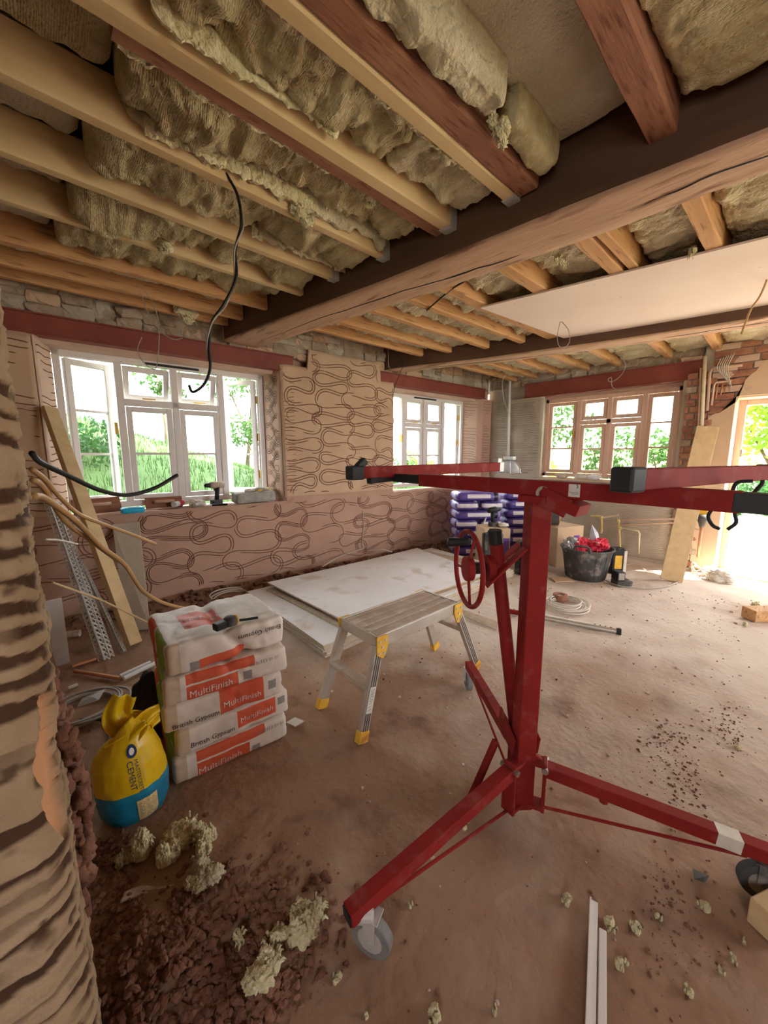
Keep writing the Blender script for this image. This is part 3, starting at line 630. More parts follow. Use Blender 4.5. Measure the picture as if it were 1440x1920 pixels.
# ================================================================== CEILING TIMBERS
def polybeam(name, front, back, z0, z1, label):
    n = len(front); t = thing(name, label, 'beam', (.5 * (front[0][0] + back[-1][0]), .5 * (front[0][1] + back[-1][1]), z0))
    def dense(L):
        L = np.array(L, float); out = []
        for i in range(len(L) - 1):
            for k in range(14): out.append(L[i] + (L[i + 1] - L[i]) * k / 14)
        out.append(L[-1]); return np.array(out)
    f = dense(front); b = dense(back); nn = len(f); P = np.zeros((nn, 17, 3))
    for i in range(nn):
        prof = [(0, z1), (0, z0 + .6 * (z1 - z0)), (0, z0 + .3 * (z1 - z0)), (0, z0 + .1 * (z1 - z0)), (.008, z0 + .006), (.04, z0), (.2, z0), (.35, z0), (.5, z0), (.65, z0), (.8, z0), (.96, z0), (.992, z0 + .006), (1, z0 + .1 * (z1 - z0)), (1, z0 + .3 * (z1 - z0)), (1, z0 + .6 * (z1 - z0)), (1, z1)]
        for j, (a, z) in enumerate(prof): P[i, j] = (*(f[i] + (b[i] - f[i]) * a), z)
    nz_ = .007 * fbm(P * np.array([7, 2.2, 7]), 3) + .003 * fbm(P * 22, 2); P[..., 2] += nz_ * (P[..., 2] < z1 - .01); P[..., 0] += nz_ * .8
    # long drying shake along the soffit
    o = MB().grid(P).build('timber', 'beam', t, smooth=True); fixnormals(o)
    cr = MB(); us = np.arange(nn)
    for (i0, i1) in ((int(nn * .16), int(nn * .47)), (int(nn * .52), int(nn * .74))):
        pts = []
        for i in range(i0, i1):
            a = .62 + .10 * math.sin(i * .21) + .03 * vn(np.array([i * .7, 1., 2.])); p = f[i] + (b[i] - f[i]) * a; pts.append((*p, z0 + .0005 + nz_[i, 8]))
        cr.tube(pts, [.0035 * math.sin(math.pi * k / (len(pts) - 1)) + .0008 for k in range(len(pts))], 6)
    stuff(cr.build('drying_crack', 'cable_black', t))
    return t, f, b
b1, f1, k1 = polybeam('timber_beam', [(1.405, 3.74), (1.43, 3.6), (1.68, 1.85), (1.79, .775), (1.86, .2), (2.02, -1.3), (2.12, -2.5)], [(1.75, 3.74), (1.79, 3.4), (2.03, 1.635), (2.11, .71), (2.115, .2), (2.27, -1.3), (2.37, -2.5)], 2.33, 2.66, 'massive old timber beam crossing the near ceiling')
b2, f2, k2 = polybeam('timber_beam', [(3.36, 3.62), (3.47, 3.25), (3.748, 2.554), (4.07, 1.25), (4.24, .333), (4.50, -1.3), (4.68, -2.5)], [(3.58, 3.60), (3.70, 3.20), (4.00, 2.50), (4.32, 1.25), (4.49, .346), (4.75, -1.3), (4.93, -2.5)], 2.33, 2.62, 'slimmer old timber beam beyond the ceiling plasterboard')
def xat(line, y):
    L = line[np.argsort(line[:, 1])]; return float(np.interp(y, L[:, 1], L[:, 0]))
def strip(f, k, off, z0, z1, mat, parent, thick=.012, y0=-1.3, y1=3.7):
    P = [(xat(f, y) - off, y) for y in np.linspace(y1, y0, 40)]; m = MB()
    m.prism(P + [(x + thick, y) for x, y in P[::-1]], z0, z1); o = m.build('dark_face', mat, parent); fixnormals(o); o['label'] = 'dark front side of the beam'; return o
strip(f1, k1, .008, 2.345, 2.655, 'beam_dark', b1); strip(f2, k2, .008, 2.345, 2.615, 'beam_dark', b2)  # darker brown strip along the front of each beam
joists = []
def joist(name, x0, x1, y, w, z0, z1, mat, label, dy=0, hanger=None, sag=0, cat='joist'):
    t = thing(name, label, cat, (.5 * (x0 + x1), y, z0), 'ceiling joists')
    n = 24; P = np.zeros((n, 8, 3)); prof = [(-.5, 1), (-.5, .06), (-.44, 0), (0, 0), (.44, 0), (.5, .06), (.5, 1), (-.5, 1)]
    for i in range(n):
        a = i / (n - 1)
        for j, (c, h) in enumerate(prof): P[i, j] = (x0 + (x1 - x0) * a, y + dy * (a - .5) + c * w, z0 + (z1 - z0) * h)
    if mat in ('old_wood', 'pine_warm'):
        nz_ = fbm(P * np.array([4, 14, 14]) + y * 7, 3); P[..., 1] += .007 * nz_; P[..., 2] += .007 * fbm(P * np.array([4, 14, 14]) + 60, 3) * (P[..., 2] < z1 - .01)
    o = MB().grid(P); o.f.append(tuple(range(7))); o.f.append(tuple((n - 1) * 8 + k for k in range(6, -1, -1))); q = fixnormals(o.build('timber', mat, t, smooth=False))
    if hanger:
        xe = x1 - .004; h = MB(); h.box((xe - .06, y + dy * .5 - w / 2 - .004, z0 - .004), (xe, y + dy * .5 + w / 2 + .004, z0 - .001)); h.box((xe - .05, y + dy * .5 - w / 2 - .005, z0 - .003), (xe, y + dy * .5 - w / 2 - .001, z0 + .09)); h.box((xe - .05, y + dy * .5 + w / 2 + .001, z0 - .003), (xe, y + dy * .5 + w / 2 + .005, z0 + .09))
        h.build('joist_hanger', 'galv', t)
    return t
near = [(.49, .09, 'old_wood', 0, 0, None), (1.04, .052, 'pine', 0, 1, 'old'), (1.36, .06, 'pine', .03, 1, 'old2'), (1.79, .048, 'pine', .06, 1, None), (2.21, .046, 'pine', .07, 1, None), (2.60, .044, 'pine', .01, 0, None), (3.07, .05, 'pine_warm', -.06, 0, None), (3.42, .05, 'pine_warm', -.06, 0, None), (3.66, .045, 'pine_warm', -.06, 0, None)]
for k, (y, w, mt, dy, hg, pair) in enumerate(near):
    joist('ceiling_joist', -1.5, xat(f1, y) - .006, y, w, 2.44, 2.60, mt, f"{'pale sawn' if mt == 'pine' else 'weathered brown'} ceiling joist left of the big beam, {ORD[8 - k]} out from the window wall", dy, hg)
    if pair: joist('ceiling_joist', -1.5 if pair == 'old' else .28, xat(f1, y) - .02, y - .074 if pair == 'old' else y + .068, .09 if pair == 'old' else .065, 2.448, 2.62, 'old_wood', f"dark pitted old joist bolted alongside the {ORD[8 - k]} pale joist from the window wall", dy, None)
joist('ceiling_joist', -1.5, xat(f1, .02) - .006, .02, .09, 2.44, 2.6, 'old_wood', 'pitted brown joist nearest the camera, left of the big beam', 0, None)
mid = [(3.19, .05), (2.88, .06), (2.49, .06), (2.13, .065), (1.84, .10), (1.40, .09), (.95, .08), (.86, .05), (.49, .075), (.02, .08), (-.45, .08)]
for k, (y, w) in enumerate(mid):
    joist('ceiling_joist', xat(k1, y) + .01, xat(f2, y) - .012, y, w, 2.435, 2.58, 'pine_warm', f"orange brown joist between the two beams, {ORD[k]} out from the window wall", -.03 if k < 4 else 0)
far = [(3.12, .06), (2.80, .055), (2.47, .055), (2.09, .06), (1.72, .06), (1.20, .065), (.77, .075), (.3, .07), (-.2, .07)]
for k, (y, w) in enumerate(far):
    joist('ceiling_joist', xat(k2, y) + .01, 5.60, y, w, 2.40, 2.54, 'pine_warm', f"short warm toned joist resting on the end wall, {ORD[k]} from the corner", .04)
# ---- mineral wool between the joists
def wool_batt(x0, x1, y0, y1, zb, zt, seed, mat, label, amp=.03, fine=.010, droop=0.0, group='mineral wool between the ceiling joists', nxs=None, fold=0.0):
    n = nxs or max(16, int((x1 - x0) / .013)); m_ = 60; th = np.linspace(0, 2 * math.pi, m_, endpoint=False)
    c = np.sign(np.cos(th)) * np.abs(np.cos(th)) ** .45; s = np.sign(np.sin(th)) * np.abs(np.sin(th)) ** .6
    xs = np.linspace(x0, x1, n); P = np.zeros((n, m_, 3)); yc = .5 * (y0 + y1); hw = .5 * (y1 - y0); zc = .5 * (zb + zt); hh = .5 * (zt - zb)
    e = np.minimum(np.arange(n), np.arange(n)[::-1]); sc = np.where(e == 0, .02, np.where(e == 1, .82, np.where(e == 2, .95, 1.0)))
    P[..., 0] = xs[:, None]; P[..., 1] = yc + hw * c[None, :] * sc[:, None]; P[..., 2] = zc + hh * s[None, :] * sc[:, None]
    a = (xs - x0) / (x1 - x0)
    Q = P * np.array([1, 1, 1]) + seed * 3.7
    d = .7 * amp * fbm(Q * np.array([3.5, 5, 5]), 4) + (2.0 if fold else 1.2) * fine * fbm(Q * 30, 3) + fold * (np.abs(vn(Q * np.array([6, 4, 4]) + 9)) - .35)
    d = d + .046 * (np.abs(fbm(Q * np.array([11, 9, 9]) + 4, 3)) - .12) * (1.0 if fold else .35) + .018 * np.clip(fbm(Q * np.array([7, 12, 12]) + 33, 4) - .15, 0, 1)
    lower = np.clip((zt - P[..., 2]) / (zt - zb), 0, 1) * (sc[:, None] > .5)
    P[..., 2] -= np.maximum(d, -.04) * lower * 1.2; P[..., 1] += (d * .25) * np.sign(c)[None, :] * (sc[:, None] > .5)
    P[..., 2] -= droop * (np.sin(a * math.pi)[:, None]) * lower
    P[..., 1] = np.clip(P[..., 1], y0 - .002, y1 + .002)
    o = MB().grid(np.concatenate([P, P[:, :1]], 1)).build('insulation_batt', mat, None, smooth=True); fixnormals(o); return tag(o, label, 'insulation', group)
bays = [(.065, .443), (.54, .915), (1.072, 1.325), (1.462, 1.74), (1.83, 2.165), (2.26, 2.57), (2.63, 3.03), (3.11, 3.385), (3.455, 3.62)]
nm = ['bay nearest the camera', 'wide bay beside the pitted single joist', 'bay between the two doubled joists', 'bay next to the second doubled joist', 'fifth bay from the window wall', 'fourth bay from the window wall', 'third bay from the window wall', 'second bay from the window wall', 'narrow bay along the window wall']
for k, (a, b) in enumerate(bays):
    xe = xat(f1, .5 * (a + b)) - .03
    if k == 0:
        wool_batt(.7, xe - .02, a, b, 2.50, 2.72, 1, 'wool', 'sagging brown mineral wool in the ' + nm[k], .05, .012, .03)
    elif k == 1:
        wool_batt(.02, xe, a, b, 2.575, 2.72, 2, 'wool_grey', 'flat greyish mineral wool filling the ' + nm[k], .012, .006)
        wool_batt(.45, 1.30, .80, .905, 2.455, 2.60, 3, 'wool_pale', 'pale rolled edge of mineral wool drooping beside the doubled joist', .035, .012, .02)
        wool_batt(1.36, 1.72, .81, .905, 2.455, 2.60, 33, 'wool', 'short brown stub of mineral wool wedged by the beam', .03, .012, .01)
    elif k < 7:
        xs_ = (.42, .36, .33, .28, .25, .22, .2)[k - 1]
        wool_batt(-.7, xs_, a, b, 2.565 if k > 2 else 2.55, 2.72, 10 + k, 'wool_grey' if k > 3 else 'wool', 'recessed mineral wool at the left end, ' + nm[k], .02, .010)
        mid_ = xs_ + (xe - xs_) * (.52, .62, .45, .55, .5, .58)[k - 1]
        wool_batt(xs_ - .01, mid_, a, b, 2.485, 2.68, 20 + k, 'wool', 'ribbed mineral wool bulging mid length in the ' + nm[k], .05, .014, .01, fold=.05)
        wool_batt(mid_ - .02, xe, a, b, 2.475 if k in (2, 4) else 2.495, 2.68, 30 + k, 'wool_pale' if k in (2,) else 'wool', 'crumpled mineral wool at the beam end, ' + nm[k], .05, .014, .0, fold=.06)
    else:
        wool_batt(-.7, xe, a, b, 2.53, 2.70, 40 + k, 'wool_grey', 'flat pale mineral wool in the ' + nm[k], .03, .010)
# torn strips standing against the joists
wool_batt(.36, 1.62, 1.75, 1.78, 2.478, 2.60, 71, 'wool_pale', 'thin torn edge of wool along the fifth pale joist', .02, .012, 0, fold=.03)
wool_batt(.55, 1.6, 1.085, 1.115, 2.478, 2.60, 72, 'wool_pale', 'thin torn edge of wool along the first doubled joist', .02, .012, 0, fold=.03)
ys = sorted([y for y, w in mid])
for k in range(len(ys) - 1):
    a, b = ys[k] + .042, ys[k + 1] - .042
    if b - a < .1 or b < -.1: continue
    x0 = xat(k1, .5 * (a + b)) + .02; x1 = xat(f2, .5 * (a + b)) - .04
    wool_batt(x0, x1, a, b, 2.50 if a > 1.8 else 2.515, 2.64, 50 + k, 'wool_pale', f'pale wool between the two beams, {ORD[k]} gap in from the yard side', .025, .010, fold=.02)
ys = sorted([y for y, w in far])
for k in range(len(ys) - 1):
    a, b = ys[k] + .037, ys[k + 1] - .037
    if b < -.1: continue
    x0 = xat(k2, .5 * (a + b)) + .03
    wool_batt(x0, 5.56, a, b, 2.455, 2.60, 60 + k, 'wool_pale', f'pale papery wool above the end wall, {ORD[k]} gap in from the yard side', .03, .010, fold=.02)

def fringe(x0, x1, y, zt, zb, seed, label, mat='wool_tuft'):
    n = int((x1 - x0) / .006); m_ = 9; xs = np.linspace(x0, x1, n); t_ = np.linspace(0, 1, m_); O = np.zeros(n)
    low = zb + .022 * fbm(np.stack([xs * 9, O + seed, O], 1), 3) + .016 * fbm(np.stack([xs * 60, O + seed + 3, O], 1), 3)
    P = np.zeros((n, m_, 3)); P[..., 0] = xs[:, None]; P[..., 2] = zt + (low[:, None] - zt) * t_[None, :]; P[..., 1] = y + .012 * fbm(P * np.array([14, 1, 20]) + seed, 3) * t_[None, :] + .006 * fbm(P * np.array([70, 1, 70]) + seed, 2)
    o = MB().grid(P).build('torn_wool_strip', mat, None, smooth=False); md = o.modifiers.new('solid', 'SOLIDIFY'); md.thickness = .009
    return tag(o, label, 'insulation', 'torn strips of wool along the joists')
fringe(.25, 1.62, 1.088, 2.53, 2.462, 1, 'long torn yellow strip of wool along the first doubled joist')
fringe(.30, 1.05, 1.475, 2.54, 2.462, 2, 'torn yellow strip of wool beside the second doubled joist')
fringe(.42, 1.15, 1.752, 2.53, 2.452, 3, 'torn wool strip on the near side of the third pale joist')
fringe(1.0, 1.62, 2.160, 2.54, 2.465, 4, 'torn wool strip at the beam end of the fourth pale joist', 'wool_pale')
fringe(.35, .95, 1.30, 2.52, 2.445, 5, 'torn wool strip over the dark gap between the doubled joists')
fringe(.5, 1.2, 2.255, 2.54, 2.47, 6, 'torn wool strip on the window side of the fourth pale joist', 'wool_pale')
fringe(.35, .9, .912, 2.55, 2.475, 7, 'torn wool strip beside the drooping pale roll', 'wool_pale')
# ---- plasterboard sheet fixed under the ceiling
A_ = np.array([2.677, 1.841]); B_ = np.array([3.985, 1.735]); D_ = np.array([.27, -1.50]); poly = [A_, B_, B_ + D_ * 1.6, A_ + D_ * 1.6]
t = thing('ceiling_board', 'large pale plasterboard sheet screwed under the joists between the beams', 'plasterboard', (3.3, .9, 2.42))
fixnormals(MB().prism([tuple(p) for p in poly], 2.421, 2.433).build('board_face', 'board_pink', t))
rr = random.Random(8)
for k in range(16):
    q = A_ + (B_ - A_) * rr.choice([.06, .33, .64, .95]) + D_ * rr.uniform(.05, 1.2); MB().cyl((q[0], q[1], 2.4195), (q[0], q[1], 2.4225), .006, 8).build('screw_head', 'galv', t)

# ---- tufts of wool
def blob_mesh(mb, c, half, seed, amp=.35, n=9, freq=2.2):
    V, Fc = cube_grid((n, n, n)); V = V / np.linalg.norm(V, axis=1, keepdims=True)
    r = 1 + amp * fbm(V * freq + seed * 7.3, 4) + amp * .9 * (np.abs(vn(V * freq * 2.6 + seed * 3.1)) - .3); mb.add(np.asarray(c) + V * r[:, None] * np.asarray(half), Fc)
def tuft(c, size, seed, label, mat='wool_tuft', n=5, flat=.5, group='torn tufts of insulation', name='insulation_tuft', hairs=10):
    rr = random.Random(seed); mb = MB(); c = np.asarray(c, float)
    for k in range(n):
        o = np.array([rr.uniform(-.6, .6) * size[0], rr.uniform(-.6, .6) * size[1], 0]); h = np.array(size) * rr.uniform(.32, .62); h[2] = size[2] * rr.uniform(.55, 1.0)
        blob_mesh(mb, c + o + np.array([0, 0, h[2] * .75]), h, seed + k * 1.7, .42, 14, 1.7)
    for k in range(hairs):
        a = rr.uniform(0, 6.28); p = c + np.array([math.cos(a) * size[0] * .7, math.sin(a) * size[1] * .7, size[2] * rr.uniform(.2, 1)]); q = p + np.array([math.cos(a), math.sin(a), rr.uniform(-.2, .5)]) * max(size) * .3
        mb.tube([p, .5 * (p + q) + np.array([0, 0, .01]), q], [.004, .003, .001], 5)
    V = np.array(mb.v); V[:, 2] = np.maximum(V[:, 2], c[2] - .002); mb.v = V.tolist()
    return tag(mb.build(name, mat, None, smooth=True), label, 'insulation', group)
def hanging(px, py, z, size, seed, label):
    c = PZ(px, py, z); rr = random.Random(seed); mb = MB()
    for k in range(4): blob_mesh(mb, c + np.array([rr.uniform(-1, 1) * size * .6, rr.uniform(-1, 1) * size * .3, rr.uniform(-.4, .3) * size]), np.array([size * .5, size * .22, size * .4]), seed + k, .6, 9, 2.8)
    for k in range(14):
        p = c + np.array([rr.uniform(-1, 1), rr.uniform(-.4, .4), rr.uniform(-.3, .2)]) * size * .6; q = p + np.array([rr.uniform(-.5, .5), rr.uniform(-.3, .3), -rr.uniform(.3, 1)]) * size * .8; mb.tube([p, .5 * (p + q), q], [.004, .003, .001], 5)
    return tag(mb.build('insulation_shred', 'wool_tuft', None, smooth=True), label, 'insulation', 'shreds of wool hanging from the ceiling')
hanging(572, 398, 2.455, .07, 1, 'yellow shred of wool dangling from a joist near the big beam')
hanging(940, 235, 2.45, .06, 2, 'frayed wool fibres hanging over the doubled joist')
hanging(1055, 485, 2.45, .06, 3, 'narrow twist of wool hanging before the joists beyond the beam')
hanging(1298, 470, 2.45, .05, 4, 'small twist of wool above the edge of the ceiling board')
hanging(350, 590, 2.44, .09, 5, 'ragged wool shred hanging over the window lintel')
hanging(690, 375, 2.50, .05, 6, 'loose wool fibres between the middle joists of the near bay')
hanging(315, 462, 2.45, .05, 7, 'small wool wisp under the pale joists near the window')
hanging(1240, 676, 2.42, .06, 8, 'pale wool scrap peeping over the end wall lintel')

# ---- cables hanging from the ceiling
def cable(name, pts, r, mat, label, seg=6, group='loose electric cables'):
    return tag(MB().tube(smoothpath(pts), r, seg).build(name, mat, None, smooth=True), label, 'cable', group)
c0 = PZ(424, 325, 2.47); pth = [c0] + [PAT(x, y, c0 * 1.0) for x, y in ((446, 368), (452, 420), (441, 470), (443, 520), (420, 570), (397, 605), (392, 650), (394, 690), (383, 720), (362, 735), (354, 722))]
cable('ceiling_cable', pth, .006, 'cable_black', 'long dark twisted cable dangling before the left window', 8)
pth2 = [p + np.array([.010 * math.sin(i * 1.9), .010 * math.cos(i * 1.9), 0]) for i, p in enumerate(pth[1:9])]
cable('ceiling_cable', pth2, .004, 'cable_grey', 'grey cable twisted around the long dangling dark cable')
c0 = PZ(262, 540, 2.44); cable('ceiling_cable', [c0] + [PAT(x, y, c0) for x, y in ((275, 580), (300, 620), (325, 636), (342, 634))], .0035, 'cable_grey', 'thin grey cable curling out over the red lintel')
c0 = PZ(272, 545, 2.44); cable('ceiling_cable', [c0] + [PAT(x, y, c0) for x, y in ((290, 575), (298, 620), (296, 670), (290, 692), (270, 680), (258, 655), (266, 632))], .0035, 'cable_grey', 'looped thin cable hanging across the top of the left window')
c0 = PZ(738, 658, 2.43); cable('ceiling_cable', [c0] + [PAT(x, y, c0) for x, y in ((745, 668), (757, 680), (750, 700), (742, 720), (735, 745))], .0035, 'cable_black', 'thin dark cable drooping beside the corner window')
c0 = PZ(728, 663, 2.43); cable('ceiling_cable', [c0] + [PAT(x, y, c0) for x, y in ((729, 685), (737, 700))], .003, 'cable_grey', 'short thin cable end beside the corner window lintel')
c0 = PZ(805, 580, 2.43); cable('ceiling_cable', [c0] + [PAT(x, y, c0) for x, y in ((803, 562), (800, 545))] + [PZ(802, 545, 2.5)], .006, 'cable_black', 'stub of black cable poking through wool past the beam')
c0 = PZ(800, 582, 2.43); cable('ceiling_cable', [c0] + [PZ(x, y, 2.44) for x, y in ((825, 560), (850, 540), (870, 528))], .006, 'cable_black', 'black cable clipped across the wool behind the big beam')
c0 = PZ(1050, 604, 2.42); cable('ceiling_cable', [c0] + [PAT(x, y, c0) for x, y in ((1045, 630), (1048, 648), (1058, 652), (1068, 640), (1066, 620), (1056, 606))] + [PZ(1050, 603, 2.425)], .0035, 'cable_grey', 'small cable loop hanging through the ceiling board')
c0 = PZ(1438, 525, 2.42); cable('ceiling_cable', [c0] + [PAT(x, y, c0) for x, y in ((1425, 555), (1408, 580), (1398, 605), (1390, 627))], .006, 'cable_brown', 'dark cable end dangling at the right of the ceiling board')
c0 = PZ(1166, 668, 2.40); cable('ceiling_cable', [c0] + [PAT(x, y, c0) for x, y in ((1173, 688), (1160, 708), (1146, 716), (1140, 712), (1146, 708), (1148, 725), (1160, 733), (1170, 745))], .0035, 'cable_grey', 'thin kinked cable hanging above the wooden window')
c0 = PZ(950, 700, 2.40); cable('ceiling_cable', [c0] + [PAT(x, y, c0) for x, y in ((942, 715), (944, 745), (950, 765), (958, 785))], .0035, 'cable_white', 'pale cable hanging beside the white corner conduit')
cj = PZ(1345, 672, 2.38)
for k in range(6):
    a = PX(1352 + 5 * k, 672 - 2 * k, 5.44); b = PX(1345 + 4 * k, 690, 5.42); c = PX(1356 + 3 * k, 705 + 4 * k, 5.45)
    cable('ceiling_cable', [a, b, c], .004, 'cable_white', f'white wire of the bundle above the doorway pipes, {ORD[k]} from the left', 5)

# ---- conduits and pipes on the end wall
def pipe(name, pts, r, mat, label, cat='pipe', seg=8, group=None): return tag(MB().tube(pts, r, seg).build(name, mat, None, smooth=True), label, cat, group)
pipe('conduit_pipe', [PX(956, 708, 5.46), PX(953, 862, 5.46)], .019, 'conduit', 'white vertical conduit near the room corner above the work lamp')
pipe('conduit_pipe', [PX(917, 712, 5.42), PX(916, 740, 5.42)], .014, 'conduit', 'short white conduit stub high in the room corner')
pipe('conduit_pipe', [PX(1322, 668, 5.45), PX(1314, 838, 5.45)], .018, 'pipe_cream', 'cream vertical conduit beside the wooden window')
pipe('conduit_pipe', [PX(1314, 690, 5.46), PX(1308, 850, 5.46)], .010, 'wood_frame', 'thin brown conduit alongside the cream one')
pipe('copper_pipe', [PX(1326, 770, 5.46), PX(1331, 700, 5.46), PX(1334, 693, 5.46), PX(1340, 690, 5.46), PX(1392, 685, 5.46)], .014, 'plaster_pale', 'painted bent pipe in the broken plaster corner, outer')
pipe('copper_pipe', [PX(1334, 760, 5.462), PX(1339, 722, 5.462), PX(1343, 717, 5.462), PX(1372, 714, 5.462)], .010, 'wood_frame', 'brown bent pipe in the broken plaster corner, inner')
for k in range(3): pipe('copper_pipe', [PX(1346 + 9 * k, 720, 5.466), PX(1342 + 9 * k, 748 - 7 * k, 5.466)], .007, 'copper', f'short copper pipe in the broken plaster corner, {ORD[k]} from the left')

# ================================================================== OUTSIDE
def ground(u, n): return .62 + np.clip(n - .42, 0, 4.0) / 4.0 * (1.42 - .33 * np.clip(u, -2, 4.2)) * 1.0
un = 70; nn_ = 46; U, Nn = np.meshgrid(np.linspace(-8, 9.5, un), np.concatenate([np.linspace(.46, 5, 26), np.linspace(5.5, 42, 20)]), indexing='ij')
Zg = ground(U, Nn); Zg = np.where(Nn > 4.42, Zg - np.clip(Nn - 4.42, 0, 8) * .05 + np.clip(Nn - 12, 0, 40) * .10, Zg) + .05 * fbm(np.stack([U, Nn, U * 0], -1) * .9, 3)
Zg = np.where(U > 5.6, Zg * .0 + .25 + .02 * Nn, Zg)
G3 = np.stack([U, Nn, Zg], -1); o = fixnormals(MB(WA).grid(G3).build('grass_bank', 'grass', None, smooth=True)); tag(o, 'green grassy bank rising outside the left windows', 'grass', None, 'stuff')
rr = np.random.default_rng(4); nb = 9000; bu = rr.uniform(-1.0, 6.0, nb); bn = .5 + rr.uniform(0, 1, nb) ** 1.2 * 4.6; bz = ground(bu, bn); hgt = rr.uniform(.05, .16, nb); an = rr.uniform(0, 6.28, nb); w = .006 + .003 * bn / 4
v0 = np.stack([bu - np.cos(an) * w, bn - np.sin(an) * w, bz - .03], 1); v1 = np.stack([bu + np.cos(an) * w, bn + np.sin(an) * w, bz - .03], 1); v2 = np.stack([bu + rr.normal(0, .03, nb), bn + rr.normal(0, .03, nb), bz + hgt], 1)
tag(MB(WA).add(np.stack([v0, v1, v2], 1).reshape(-1, 3), [(3 * i, 3 * i + 1, 3 * i + 2) for i in range(nb)]).build('grass_blades', 'leaf', None), 'long grass blades growing on the bank outside', 'grass', None, 'stuff')
e = MB(); e.box((5.95, -14, -.3), (30, 14, -.05)); tag(e.build('yard_ground', 'paving', None), 'pale sunlit yard outside the doorway', 'ground'); bpy.data.objects['yard_ground']['kind'] = 'structure'; del bpy.data.objects['yard_ground']['category']
e = MB(); e.box((-9, -14, -.3), (5.95, -2.9, -.05)); struct(e.build('garden_ground', 'grass_dry', None))
e = MB(); xs = np.linspace(11, 40, 30); yy_ = np.linspace(-16, 18, 30); X_, Y_ = np.meshgrid(xs, yy_, indexing='ij'); o = fixnormals(MB().grid(np.stack([X_, Y_, -.1 + (X_ - 11) * .07 + .1 * fbm(np.stack([X_, Y_, X_ * 0], -1) * .4, 3)], -1)).build('meadow', 'grass_dry', None, smooth=True)); tag(o, 'sunlit meadow beyond the yard', 'grass', None, 'stuff')
def leaves(mb, c, r, n, size, seed, droop=0):
    g = np.random.default_rng(seed); d = g.normal(size=(n, 3)); d /= np.linalg.norm(d, axis=1, keepdims=True); p = np.asarray(c) + d * (g.uniform(.35, 1, (n, 1)) ** .6) * np.asarray(r)
    a = g.normal(size=(n, 3)); a /= np.linalg.norm(a, axis=1, keepdims=True); b = np.cross(a, g.normal(size=(n, 3))); b /= np.linalg.norm(b, axis=1, keepdims=True); s = g.uniform(.6, 1.2, (n, 1)) * size
    V = np.stack([p - a * s, p - b * s * .45, p + a * s, p + b * s * .45], 1).reshape(-1, 3); mb.add(V, [(4 * i, 4 * i + 1, 4 * i + 2, 4 * i + 3) for i in range(n)])
def plant(name, label, base, clumps, n, size, mat, seed, trunk=True, tr=.08, cat='tree', group=None):
    base = np.asarray(base, float); t = thing(name, label, cat, base, group); mb = MB()
    for k, (c, r) in enumerate(clumps): leaves(mb, c, r, int(n), size, seed + k)
    mb.build('foliage', mat, t)
    if trunk:
        tm = MB(); top = np.mean([c for c, r in clumps], 0)
        for k, (c, r) in enumerate(clumps): tm.tube([base + np.array([0, 0, -.05]), base * .5 + top * .5 + np.array([0, 0, -.2]), np.asarray(c)], [tr, tr * .6, tr * .2], 6)
        tm.build('trunk', 'bark', t, smooth=True)
    return t
def G(u, n): return WA((u, n, float(ground(np.array(u), np.array(n)))))
def cl(u, n, z, r): return (WA((u, n, z)), (r, r, r * .8))
plant('shrub', 'dark feathery shrub outside the left casement', G(.15, 2.2), [cl(.0, 2.2, 1.45, .42), cl(.35, 2.4, 1.3, .42), cl(-.3, 2.0, 1.3, .4), cl(.5, 2.9, 1.55, .35)], 420, .05, 'leaf_dark', 1, tr=.03, cat='shrub')
plant('garden_tree', 'leafy tree whose twigs hang over the top of the left window', G(-.3, 6.5), [cl(-.5, 6.0, 3.7, .9), cl(.6, 6.8, 4.0, .8), cl(-1.2, 7, 3.2, 1.0)], 500, .08, 'leaf', 12)
plant('garden_tree', 'slender tree seen through the fanlights of the left window', G(2.4, 9), [cl(2.3, 9, 3.6, .6), cl(2.6, 9.2, 3.0, .5)], 300, .09, 'leaf', 22)
plant('shrub', 'round green hedge bush past the right light of the left window', G(4.1, 7), [cl(3.9, 7, 1.95, .55), cl(4.6, 7.2, 2.0, .6), cl(5.2, 7.3, 1.8, .6)], 520, .07, 'leaf', 32, tr=.04, cat='shrub')
plant('garden_tree', 'broad tree overhanging the right light of the left window', G(4.5, 8.5), [cl(4.0, 8.5, 3.5, .8), cl(4.9, 8.6, 3.9, .9), cl(5.6, 8.4, 3.2, .8)], 520, .08, 'leaf', 42)
for k, (u, n, z, r) in enumerate(((7.2, 4.2, .9, .6), (8.3, 4.6, 1.0, .6), (6.6, 3.6, .7, .45))):
    plant('shrub', ('bushy green shrub below the corner window view', 'yellow green shrub at the right of the corner window view', 'low shrub at the left of the corner window view')[k], WA((u, n, .3)), [cl(u, n, z, r), cl(u + .4, n + .2, z - .1, r * .8)], 520, .06, ('leaf', 'leaf_lime', 'leaf')[k], 60 + k * 5, tr=.03, cat='shrub')
def cw(x, y, z, r): return ((x, y, z), (r, r, r * .85))
plant('garden_tree', 'tall tree at the left of the wooden window view', (10.5, 5.3, 0), [cw(10.5, 5.2, 3.0, .9), cw(10.8, 4.6, 2.2, .7), cw(10.2, 5.9, 2.2, .8), cw(10.6, 5.3, 1.6, .6)], 420, .09, 'leaf', 80)
plant('shrub', 'yellow green bush low at the left of the wooden window view', (9.3, 4.35, 0), [cw(9.3, 4.35, .75, .5), cw(9.6, 4.7, .9, .5)], 620, .06, 'leaf_lime', 90, tr=.03, cat='shrub')
plant('shrub', 'round bush in the middle of the wooden window view', (11.8, 4.1, 0), [cw(11.8, 4.2, 1.7, .7), cw(12.2, 3.5, 1.5, .7), cw(11.8, 3.9, .9, .5)], 480, .08, 'leaf', 100, tr=.05, cat='shrub')
